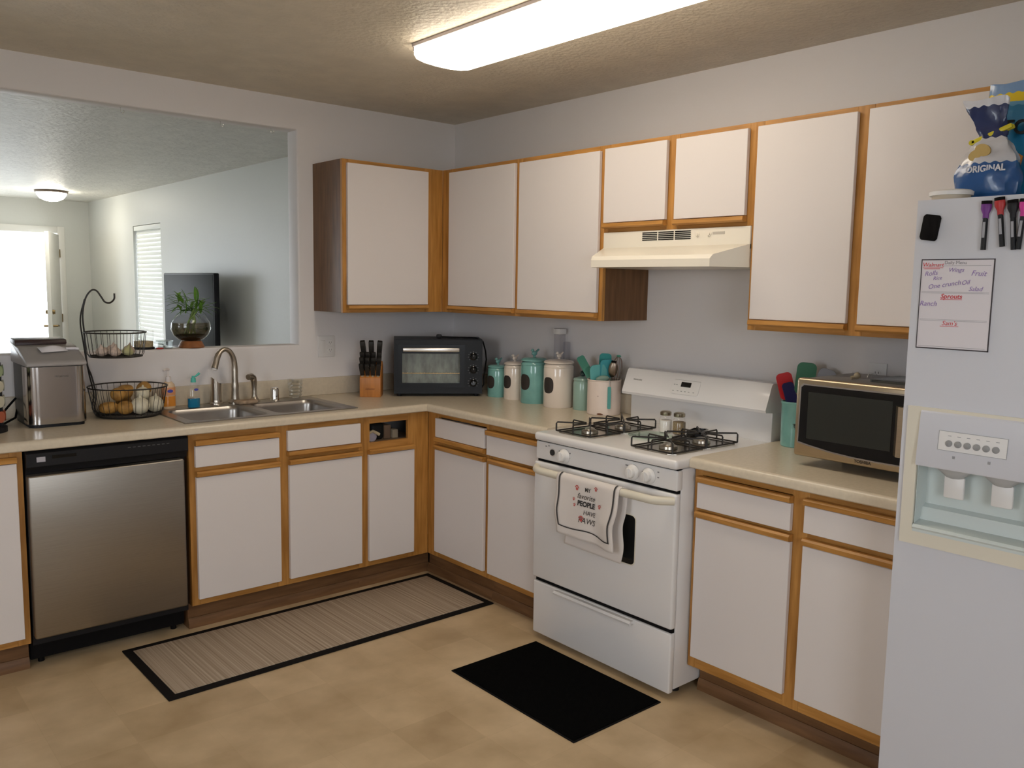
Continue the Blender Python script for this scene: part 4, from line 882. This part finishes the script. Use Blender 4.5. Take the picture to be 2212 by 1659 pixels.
utensil('silicone_spoon', 'navy blue silicone spoon in front of the red spatula', 'spoon', (c3x-.01, c3y-.03, CT+.06), (c3x-.045, c3y+.022, CT+.262), [('handle', handle(.12, .008), mat('navy', (.02, .02, .10), .4)), ('bowl', blade(.044, .095, .010, .105, .008), MATS['navy'])], .15, G2)
utensil('silicone_turner', 'dark green turner standing behind the microwave corner', 'spatula', (c3x, c3y-.01, CT+.03), (c3x-.01, c3y-.045, CT+.33), [('handle', handle(.19, .006), GREENS), ('blade', blade(.072, .125, .006, .180), mat('forest_silicone', (.06, .20, .12), .5))], .15, G2)
utensil('gray_spatula', 'pale grey spatula tip leaning behind the microwave', 'spatula', (c3x+.015, c3y-.02, CT+.05), (c3x+.04, c3y-.110, CT+.315), [('handle', handle(.18, .005), GRAYP), ('blade', blade(.065, .10, .006, .175), mat('gray_silicone', (.33, .34, .38), .5))], .15, G2)
utensil('yellow_spatula', 'yellow spatula edge beside the navy spoon', 'spatula', (c3x+.01, c3y-.02, CT+.05), (c3x+.005, c3y-.012, CT+.275), [('handle', handle(.15, .005), mat('yellow_plastic', (.62, .42, .03), .45)), ('blade', blade(.034, .07, .006, .145), MATS['yellow_plastic'])], .15, G2)

# ---- on the stove
def shaker(label, x, y, m, rz):
    s_ = thing('shaker_jar', label, 'shaker', (x, y, CZ), rz, 'salt and pepper jars')
    obj('jar', MB().lathe([(.024, 0), (.028, .004), (.028, .058), (.024, .066), (.021, .070), (.021, .078)], n=28), GLASS, s_)
    obj('filling', MB().lathe([(.022, .003), (.0265, .006), (.0265, .054), (0, .056)], n=28), m, s_)
    obj('lid', MB().lathe([(.023, .076), (.024, .078), (.024, .090), (.018, .094), (0, .094)], n=28), mat('lid_pewter', (.42, .37, .28), .3, 1.), s_)
    obj('mug_handle', MB().tube([(.026, 0, .052), (.036, 0, .052), (.041, 0, .042), (.040, 0, .026), (.033, 0, .016), (.026, 0, .016)], .0028, 8), GLASS, s_)
shaker('mason-jar shaker filled with white salt', -.262, -1.880, mat('salt', (.80, .77, .72), .8), radians(135))
shaker('mason-jar shaker filled with brown pepper', -.252, -1.945, mat('pepper', (.30, .22, .12), .8, noise=(200, .3)), radians(-40))
pl = tag(obj('glass_plate', MB().lathe([(.0, .003), (.075, .003), (.090, .008), (.092, .009), (.090, .0105), (.074, .0062), (0, .006)], n=48), GREENGLASS), 'flat round greenish glass plate between the burners', 'plate'); pl.location = (-.400, -1.915, CZ)
tr = thing('spoon_rest', 'small black tray behind the pepper jar', 'tray', (-.205, -2.005, CZ), radians(20))
obj('tray', MB().holed('y', 0, .018, -.05, .05, -.03, .03, []), BLACKP, tr)
t0 = tr.children[0]
for v in t0.data.vertices: v.co = Vector((v.co.x, v.co.z, v.co.y))
obj('rim', MB().box(-.052, .052, -.032, -.027, .014, .024, .002).box(-.052, .052, .027, .032, .014, .024, .002).box(-.052, -.047, -.027, .027, .014, .024, .002).box(.047, .052, -.027, .027, .014, .024, .002), BLACKG, tr)

# ---- towel on the oven door
tw = thing('dish_towel', 'white printed dish towel hanging over the oven door handle', 'towel', (0, -1.534, 0), RUN)
TU0, TU1 = .206, .545
yc, zc, rh = -.7455, .757, .0185
LF, LB = .252, .305          # hanging lengths front / back
def cloth(s_, t_, off=0.):
    """s_ across 0..1 ; t_ arc length, 0 on top of the handle, positive to the front"""
    sign = 1 if t_ >= 0 else -1; a = abs(t_); u = TU0+(TU1-TU0)*s_
    wav = .0055*sin(7.2*s_+.6)+.0035*sin(15*s_+1.3)
    arc = rh*pi/2
    if a < arc:
        th = a/rh; y = yc-sign*(rh+off)*sin(th); z = zc+(rh+off)*cos(th); y -= 0
    else:
        d = a-arc; f = min(1, d/.12)
        if sign > 0: y = yc-(rh+off)-.004*f-wav*f*1.0-.010*math.exp(-((s_-.95)/.12)**2)*f
        else: y = min(yc+(rh-.003+off)-.006*f, -.704)
        z = zc-d
        narrow = .10*f*(d/.25); u = u+(.5-s_)*narrow*.28+(.006*sin(3*d*12)*f)
        if sign > 0: z -= .010*s_*f-.012*f*(1-s_)*0
        else: z -= .006*s_
    if sign < 0: u += .012
    return Vector((u, y, z))
b = MB(); b.grid(lambda u, v: cloth(u, -LB+(LB+LF)*v), 36, 60)
CLOTH = mat('towel_cloth', (.74, .68, .64), .9, bump=(400, .3, .001), sheen=.3)
tob = obj('cloth', b, CLOTH, tw, 180)
m_ = tob.modifiers.new('thickness', 'SOLIDIFY'); m_.thickness = .0025; m_.offset = 0
INK = mat('towel_ink', (.055, .05, .05), .9); REDINK = mat('towel_red', (.55, .10, .09), .9)
def stripe(p):
    bb = MB()
    s0, s1, t0, t1 = p; nn = 40
    if abs(s1-s0) > .2: bb.grid(lambda u, v: cloth(s0+(s1-s0)*u, t0+(t1-t0)*v+.004*sin(9*u), .003)+Vector((0, -.0018, 0)), nn, 1)
    else: bb.grid(lambda u, v: cloth(s0+(s1-s0)*u, t0+(t1-t0)*v, .003)+Vector((0, -.0018, 0)), 1, nn)
    obj('printed_stripe', bb, INK, tob)
stripe((.055, .955, .212, .217)); stripe((.050, .072, .0, .215)); stripe((.930, .952, .0, .215))
def towel_text(body, size, s0, t0, m, **k):
    me = text_mesh(body, size, 0, **k); bb = MB(); bb.mesh(me); bpy.data.meshes.remove(me)
    bmesh.ops.triangulate(bb.bm, faces=bb.bm.faces[:])
    for v in bb.bm.verts: v.co = cloth(s0+v.co.x/(TU1-TU0), t0-v.co.y, .003)+Vector((0, -.002, 0))
    obj('lettering', bb, m, tob, recalc=False)
towel_text('MY', .022, .53, .050, INK, bold=.0003); towel_text('favorite', .030, .50, .078, INK, shear=.35); towel_text('PEOPLE', .027, .51, .106, INK, bold=.0012)
towel_text('HAVE', .025, .58, .138, INK); towel_text('PAWS', .033, .54, .170, INK, shear=.3)
def paw(s0, t0, sz):
    bb = MB()
    for dx, dy, r in ((0, -.3, .55), (-.75, .35, .26), (-.28, .72, .27), (.28, .72, .27), (.75, .35, .26)):
        vs_ = [bb.bm.verts.new(cloth(s0+(dx+r*cos(k*pi/5))*sz/(TU1-TU0), t0-(dy+r*sin(k*pi/5))*sz, .003)+Vector((0, -.002, 0))) for k in range(10)]; bb.bm.faces.new(vs_)
    obj('paw_print', bb, REDINK, tob, recalc=False)
for a in ((.36, .050, .011), (.66, .038, .009), (.72, .100, .009), (.31, .096, .007), (.33, .118, .007), (.46, .165, .013)): paw(*a)

# ================================================================== on and around the refrigerator
FRX = -.8225
wb = thing('menu_board', 'magnetic white planner sheet with red and purple handwriting', 'planner', (0, -3.146, 0), RUN)
brd = obj('sheet', MB().prism([(.022, 1.377), (.2015, 1.377), (.2015, 1.609), (.022, 1.609)], 'y', FRX-.0022, FRX+.0002), mat('board_white', (.74, .70, .73), .3), wb)
b = MB(); yb = FRX-.0030
for x0, x1, z0, z1 in ((.022, .2015, 1.6065, 1.609), (.022, .2015, 1.377, 1.380), (.022, .0240, 1.377, 1.609), (.1990, .2015, 1.377, 1.609)): b.box(x0, x1, yb, yb+.002, z0, z1)
obj('border', b, mat('board_edge', (.04, .03, .035), .5), brd)
b = MB()
for z in (1.5915, 1.5245, 1.5215, 1.4535, 1.4505, 1.3835): b.box(.027, .193, yb+.0005, yb+.0018, z, z+.0007)
obj('ruled_line', b, mat('line_gray', (.25, .24, .26), .6), brd)
RED = mat('marker_red', (.62, .07, .08), .6); PUR = mat('marker_purple', (.30, .20, .46), .6); GRY = mat('board_print', (.30, .28, .30), .6)
def scrawl(body, size, x, z, m, rot=0., **k): text('lettering', body, size, T((x, yb+.0003, z)) @ FRONT @ Rz(rot), m, brd, extr=.0002, **k)
scrawl('Daily Menu', .012, .108, 1.5995, GRY, ax='CENTER'); scrawl('Walmart', .015, .052, 1.5945, RED, 0, shear=.2)
for x0, x1, z in ((.026, .078, 1.5865), (.030, .070, 1.5835), (.076, .130, 1.5055), (.080, .126, 1.4365)): obj('underline', MB().box(x0, x1, yb+.0002, yb+.0012, z, z+.0012), RED, brd)
scrawl('Rolls', .017, .048, 1.572, PUR, .12, shear=.3); scrawl('Wings', .015, .110, 1.581, PUR, .0, shear=.3); scrawl('Fruit', .019, .165, 1.572, PUR, -.05, shear=.3)
scrawl('Rice', .013, .065, 1.560, PUR, .1, shear=.3); scrawl('One crunch', .017, .083, 1.543, PUR, .16, shear=.3); scrawl('Oil', .016, .135, 1.549, PUR, .12, shear=.3); scrawl('Salad', .016, .160, 1.533, PUR, 0, shear=.3)
scrawl('Sprouts', .017, .103, 1.5135, RED, 0, shear=.2, bold=.0003); scrawl('Ranch', .018, .046, 1.494, PUR, 0, shear=.25); scrawl("Sam's", .017, .103, 1.4445, RED, 0, shear=.25)
er = tag(obj('board_eraser', MB().prism(rrect(-.020, .020, -.033, .033, .007), 'y', -.014, 0, M=None, bev=.002), BLACKM), 'small black magnetic eraser on the refrigerator door', 'eraser')
er.matrix_world = T((FRX, -3.186, 1.690)) @ Rz(RUN) @ Ry(radians(8))
def marker(label, u, z, tilt, m):
    o = thing('dry_erase_marker', label, 'marker', (0, 0, 0), 0, 'markers on the refrigerator'); o.matrix_world = T((FRX-.008, -3.146-u, z)) @ Rz(RUN) @ Ry(tilt)
    obj('barrel', MB().cyl((0, 0, -.060), (0, 0, .018), .0062, .0062, 16), BLACKP, o)
    obj('cap', MB().lathe([(.0068, .016), (.0072, .018), (.0075, .028), (.0125, .040), (.0125, .050), (.012, .052)], n=18, sy=.65), m, o)
    obj('felt_eraser', MB().lathe([(.0122, .052), (.0122, .060), (0, .060)], n=18, sy=.62), BLACKM, o)
    obj('barrel_print', MB().box(-.003, .003, -.0068, -.006, -.03, .008), mat('print_white', (.35, .35, .38), .5), o)
marker('purple-capped dry-erase marker on the refrigerator door', .173, 1.690, 0.0, mat('cap_purple', (.16, .03, .24), .4))
marker('red-capped dry-erase marker on the refrigerator door', .209, 1.697, radians(-7), mat('cap_red', (.45, .03, .03), .4))
marker('black-capped dry-erase marker on the refrigerator door', .237, 1.689, radians(-5), BLACKP)
marker('pink-capped dry-erase marker on the refrigerator door', .256, 1.690, radians(4), mat('cap_pink', (.60, .04, .30), .4))
ldc = thing('container_lid', 'flat white round lid on top of the refrigerator', 'lid', (-.766, -3.206, 1.762))
obj('disc', MB().lathe([(.046, .012), (.052, .012), (.053, .022), (.046, .026), (.02, .027), (0, .027)], n=40), PLASTW, ldc)
obj('ring', MB().lathe([(.043, 0), (.046, .001), (.046, .013), (.043, .013)], n=40, caps=True), mat('lid_ring', (.55, .47, .36), .4), ldc)

def bag_mesh(secs, n=28, seed=1, crk=.004):
    """secs: (z, half width (y), half depth (x), y offset)"""
    rnd = random.Random(seed); b = MB(); R_ = []
    ph = [rnd.uniform(0, 6) for _ in range(6)]
    for j, (z, w, d, oy) in enumerate(secs):
        ring = []
        for k in range(n):
            a = 2*pi*k/n; c_, s_ = cos(a), sin(a); ex = .75
            x = d*abs(c_)**ex*(1 if c_ > 0 else -1); y = w*abs(s_)**ex*(1 if s_ > 0 else -1)
            cr = 1+crk/max(w, .02)*(sin(5*a+ph[0]+z*40)+.6*sin(9*a+ph[1]-z*70))
            ring.append(b.bm.verts.new((x*cr, oy+y*cr, z+(.003*sin(3*a+ph[2]) if 0 < j else 0))))
        R_.append(ring)
    for p, q in zip(R_, R_[1:]):
        for k in range(n): b.bm.faces.new((p[k], p[(k+1) % n], q[(k+1) % n], q[k]))
    b.bm.faces.new(R_[0][::-1]); return b
def lerp_secs(keys, m):
    out = []
    for (a, b_) in zip(keys, keys[1:]):
        for i in range(m): f = i/m; g = f*f*(3-2*f); out.append(tuple(x+(y-x)*(f if q == 0 else g) for q, (x, y) in enumerate(zip(a, b_))))
    return out+[keys[-1]]
def bag_mat(name, stops, rough=.28, wav=None):
    m = bpy.data.materials.new(name); m.use_nodes = True; nt = m.node_tree; b = nt.nodes['Principled BSDF']
    tc = nt.nodes.new('ShaderNodeTexCoord'); sx = nt.nodes.new('ShaderNodeSeparateXYZ'); nt.links.new(tc.outputs['Object'], sx.inputs[0])
    ad = nt.nodes.new('ShaderNodeMath'); ad.operation = 'ADD'
    sn = nt.nodes.new('ShaderNodeMath'); sn.operation = 'SINE'; mu = nt.nodes.new('ShaderNodeMath'); mu.operation = 'MULTIPLY'; mu.inputs[1].default_value = 260
    m2 = nt.nodes.new('ShaderNodeMath'); m2.operation = 'MULTIPLY'; m2.inputs[1].default_value = .002
    nt.links.new(sx.outputs[1], mu.inputs[0]); nt.links.new(mu.outputs[0], sn.inputs[0]); nt.links.new(sn.outputs[0], m2.inputs[0]); nt.links.new(m2.outputs[0], ad.inputs[0]); nt.links.new(sx.outputs[2], ad.inputs[1])
    sc = nt.nodes.new('ShaderNodeMath'); sc.operation = 'MULTIPLY'; sc.inputs[1].default_value = 1/.30; nt.links.new(ad.outputs[0], sc.inputs[0])
    r = nt.nodes.new('ShaderNodeValToRGB'); r.color_ramp.interpolation = 'CONSTANT'
    els = r.color_ramp.elements
    while len(els) < len(stops): els.new(.5)
    for e_, (p, c) in zip(els, stops): e_.position = p/.30; e_.color = (*c, 1)
    nt.links.new(sc.outputs[0], r.inputs[0]); nt.links.new(r.outputs[0], b.inputs['Base Color']); b.inputs['Roughness'].default_value = rough; b.inputs['Coat Weight'].default_value = .4
    n2 = nt.nodes.new('ShaderNodeTexNoise'); n2.inputs['Scale'].default_value = 28; bp = nt.nodes.new('ShaderNodeBump'); bp.inputs['Strength'].default_value = .5; bp.inputs['Distance'].default_value = .006
    nt.links.new(tc.outputs['Object'], n2.inputs['Vector']); nt.links.new(n2.outputs['Fac'], bp.inputs['Height']); nt.links.new(bp.outputs[0], b.inputs['Normal'])
    return m
FT = 1.762
BLUE = (.015, .085, .26); SILV = (.55, .54, .56); NAVY = (.012, .025, .10)
ch1 = thing('chip_bag', 'clipped blue chip bag with a white band and silver top', 'chip bag', (-.660, -3.251, FT), 0, 'snack bags on the refrigerator')
b = bag_mesh(lerp_secs([(0, .070, .035, 0), (.02, .079, .045, 0), (.06, .078, .048, -.002), (.095, .070, .042, -.004), (.130, .048, .028, -.006), (.152, .030, .014, -.006), (.180, .036, .010, .004), (.215, .048, .014, .014), (.240, .055, .016, .018)], 4), seed=4)
ch1.scale = (1, 1, 1.12)
bag1 = obj('bag', b, bag_mat('blue_bag', [(0, BLUE), (.088, SILV), (.148, NAVY), (.222, (.62, .62, .66))]), ch1)
text('lettering', 'ORIGINAL', .021, T((-.0465, -.010, .074)) @ Rz(RUN) @ FRONT, mat('bag_white', (.62, .62, .66), .35), bag1, extr=.0012, bold=.0006)
b = MB()
for dy, dz, s_, rt in ((.018, .118, .020, .3), (.0, .108, .017, -.4)): b.prism([(s_*cos(k*pi/8), .7*s_*sin(k*pi/8)) for k in range(16)], 'y', -.002, .004, M=T((-.040+.02*abs(dz-.1), -dy+.02, dz)) @ Rz(RUN) @ Ry(rt))
obj('chip_picture', b, mat('chip_yellow', (.52, .36, .12), .5), bag1)
cpn_ = tag(obj('bag_clip', MB().box(-.012, -.002, -.052, .052, -.006, .006, .003).box(.002, .012, -.052, .052, -.006, .006, .003).cyl((-.012, .05, 0), (.012, .05, 0), .007), mat('clip_yellow', (.62, .52, .02), .4)), 'yellow plastic clip pinching the blue chip bag shut', 'bag clip')
cpn_.matrix_world = T((-.660, -3.255, FT+.176)) @ Rx(radians(-20)) @ Rz(0)
ch2 = thing('chip_bag', 'large turquoise tortilla chip bag with black lettering', 'chip bag', (-.540, -3.338, FT), 0, 'snack bags on the refrigerator')
b = bag_mesh(lerp_secs([(0, .125, .040, 0), (.03, .135, .055, 0), (.12, .138, .058, 0), (.18, .132, .045, 0), (.235, .128, .022, 0), (.262, .126, .006, 0)], 5), seed=9, crk=.003)
ch2.scale = (1, 1, 1.05)
bag2 = obj('bag', b, bag_mat('turquoise_bag', [(0, (.02, .20, .36)), (.05, (.015, .16, .32)), (.252, (.10, .28, .45))]), ch2)
Mx = T((-.059, 0, 0)) @ Rz(RUN) @ FRONT
text('lettering', 'TOSTITOS', .050, T((-.054, .088, .190)) @ Rz(RUN) @ FRONT @ Rz(radians(-3)), mat('ink_black', (.01, .01, .01), .4), bag2, extr=.004, bold=.001, ax='LEFT')
b = MB()
for y_, z_, s_ in ((.052, .105, .030), (.095, .040, .016), (.085, .245, .012), (-.04, .08, .03)): b.prism([(s_, 0), (s_*.2, s_*.9), (-s_*.8, s_*.5), (-s_*.7, -s_*.6), (s_*.1, -s_*.8)], 'y', -.003, .004, M=T((-.0605, y_, z_)) @ Rz(RUN) @ Ry(z_*9))
obj('chip_picture', b, mat('chip_orange', (.55, .20, .03), .5), bag2)
ch3 = thing('chip_bag', 'pale blue snack bag with a yellow band behind the turquoise one', 'chip bag', (-.430, -3.272, FT), 0, 'snack bags on the refrigerator')
b = bag_mesh(lerp_secs([(0, .10, .035, 0), (.03, .115, .05, 0), (.15, .118, .050, 0), (.24, .122, .028, 0), (.315, .120, .006, 0)], 5), seed=13, crk=.003)
ch3.scale = (1, 1, 1.12)
obj('bag', b, bag_mat('pale_bag', [(0, (.10, .22, .45)), (.262, (.70, .50, .02)), (.288, (.18, .30, .50))]), ch3)

# ================================================================== small details elsewhere
# open drawer hole contents
SZ0 = .730
o = thing('spray_bottle', 'pale lavender bottle lying in the open drawer hole', 'bottle', (-.905, -.55, SZ0+.030), 0)
obj('bottle', MB().lathe([(0, 0), (.024, .002), (.028, .01), (.028, .10), (.018, .125), (.010, .13)], n=20, M=Rx(radians(-90)) @ T((0, 0, -.005))), mat('lavender_plastic', (.42, .40, .48), .4), o)
obj('cap', MB().tube([(-.02, .0, .020), (0.0, -.004, .030), (.022, -.01, .018), (.034, -.012, .010)], .008, 8), mat('cap_cream', (.55, .46, .30), .4), o)
o = tag(obj('black_pouch', MB().box(-.040, .040, -.03, .03, 0, .086, .018, 4), mat('pouch_black', (.012, .013, .012), .6)), 'black pouch standing inside the open drawer hole', 'pouch'); o.location = (-.840, -.47, SZ0)
o = tag(obj('cardboard_box', MB().box(-.020, .020, -.04, .04, 0, .070, .002), mat('cardboard', (.30, .19, .12), .8)), 'small cardboard box inside the open drawer hole', 'box'); o.location = (-.778, -.45, SZ0)
o = tag(obj('paper_packet', MB().box(-.016, .016, -.03, .03, 0, .045, .004), mat('paper_cream', (.48, .38, .26), .8)), 'little cream packet at the right of the drawer hole', 'packet'); o.location = (-.735, -.47, SZ0)
# things on the microwave
o = thing('glass_dish', 'small clear glass dish on top of the microwave', 'dish', (-.250, -2.735, CT+.304))
obj('bowl', MB().lathe([(.020, 0), (.024, .002), (.034, .022), (.035, .024)], n=24, caps=True), GLASS, o); obj('stopper', MB().ball((-.03, .005, .014), .012, n=12).cyl((-.045, .02, .006), (-.02, 0, .012), .006), mat('dish_tan', (.30, .25, .17), .3), o)
o = thing('plastic_cover', 'flat clear plastic cover lying on the microwave', 'cover', (-.210, -2.90, CT+.304))
obj('panel', MB().box(-.10, .10, -.10, .10, .006, .010, .003), MATS['frosted_lid'], o); obj('rim', MB().box(-.105, .105, -.105, -.100, 0, .010).box(-.105, .105, .100, .105, 0, .010).box(-.105, -.1, -.1, .1, 0, .010).box(.1, .105, -.1, .1, 0, .010), MATS['frosted'], o)

# ---- floor mats
rg = thing('runner_mat', 'beige striped runner mat with a black border in front of the sink', 'mat', (-1.362, -.880, 0), radians(0.6))
RW, RD = .768, .272
obj('border', MB().box(-RW, RW, -RD, RD, 0, .006, .002), mat('mat_border', (.012, .010, .009), .9, spec=.1), rg)
sm = bpy.data.materials.new('striped_weave'); sm.use_nodes = True; nt = sm.node_tree; pb_ = nt.nodes['Principled BSDF']; pb_.inputs['Roughness'].default_value = .85
tc = nt.nodes.new('ShaderNodeTexCoord'); mp = nt.nodes.new('ShaderNodeMapping'); mp.inputs['Scale'].default_value = (70, .25, 1); nz = nt.nodes.new('ShaderNodeTexNoise'); nz.inputs['Scale'].default_value = 1.6; nz.inputs['Detail'].default_value = 3
rp = nt.nodes.new('ShaderNodeValToRGB'); rp.color_ramp.elements[0].position = .30; rp.color_ramp.elements[0].color = (.22, .155, .10, 1); rp.color_ramp.elements[1].position = .66; rp.color_ramp.elements[1].color = (.50, .40, .30, 1)
nt.links.new(tc.outputs['Object'], mp.inputs[0]); nt.links.new(mp.outputs[0], nz.inputs[0]); nt.links.new(nz.outputs['Fac'], rp.inputs[0]); nt.links.new(rp.outputs[0], pb_.inputs[0])
obj('woven_field', MB().box(-RW+.034, RW-.034, -RD+.034, RD-.034, .004, .0078, .001), sm, rg)
bm2 = thing('floor_mat', 'plain black rubber-backed mat in front of the stove', 'mat', (-.952, -1.940, 0), radians(0))
obj('backing', MB().box(-.226, .226, -.345, .345, 0, .004, .001), BLACKM, bm2)
obj('pile', MB().box(-.220, .220, -.339, .339, .003, .008, .002), mat('black_carpet', (.004, .004, .004), 1., bump=(250, .8, .003), spec=.02), bm2)

# ---- ceiling lamp
cl_ = thing('ceiling_lamp', 'fluorescent ceiling lamp with a long glowing wraparound lens', 'ceiling lamp', (-1.01, -1.91, H))
obj('pan', MB().box(-.146, .146, -.645, .645, -.014, 0, .003), mat('lamp_pan', (.70, .62, .60), .5), cl_)
P = [(-.139, -.013), (-.139, -.045), (-.128, -.058), (-.09, -.066), (-.03, -.070), (.03, -.070), (.09, -.066), (.128, -.058), (.139, -.045), (.139, -.013)]
lens = MB().prism(P, 'y', -.635, .635)
obj('lens', lens, mat('lamp_lens', (.9, .88, .82), .4, emit=((1.0, .88, .72), LAMP_STRENGTH)), cl_)
obj('end_clip', MB().box(-.142, -.120, .632, .640, -.030, -.012), MATS['lamp_pan'], cl_)

# ---- living room objects
dm = thing('dome_light', 'round frosted dome light on the living room ceiling', 'ceiling lamp', (-.80, 6.27, H))
obj('canopy', MB().lathe([(.165, 0), (.165, -.018), (.155, -.026)], n=40), mat('bronze', (.12, .09, .07), .4, .7), dm)
obj('dome', MB().lathe([(.150, -.022), (.145, -.045), (.115, -.085), (.06, -.110), (0, -.118)], n=40), mat('frosted_dome', (.85, .84, .80), .4, emit=((1, .93, .78), 42.0)), dm)
tv = thing('television', 'dark flat-screen television near the living room wall', 'television', (-.33, 3.515, .90))
obj('cabinet', MB().box(-.015, .035, -.615, .615, 0, .685, .010), BLACKP, tv)
obj('screen', MB().box(-.0175, -.012, -.600, .600, .018, .670, .002), mat('tv_screen', (.018, .022, .020), .55, spec=.12), tv)
obj('wall_mount', MB().box(.03, .205, -.12, .12, .22, .46), BLACKM, tv)
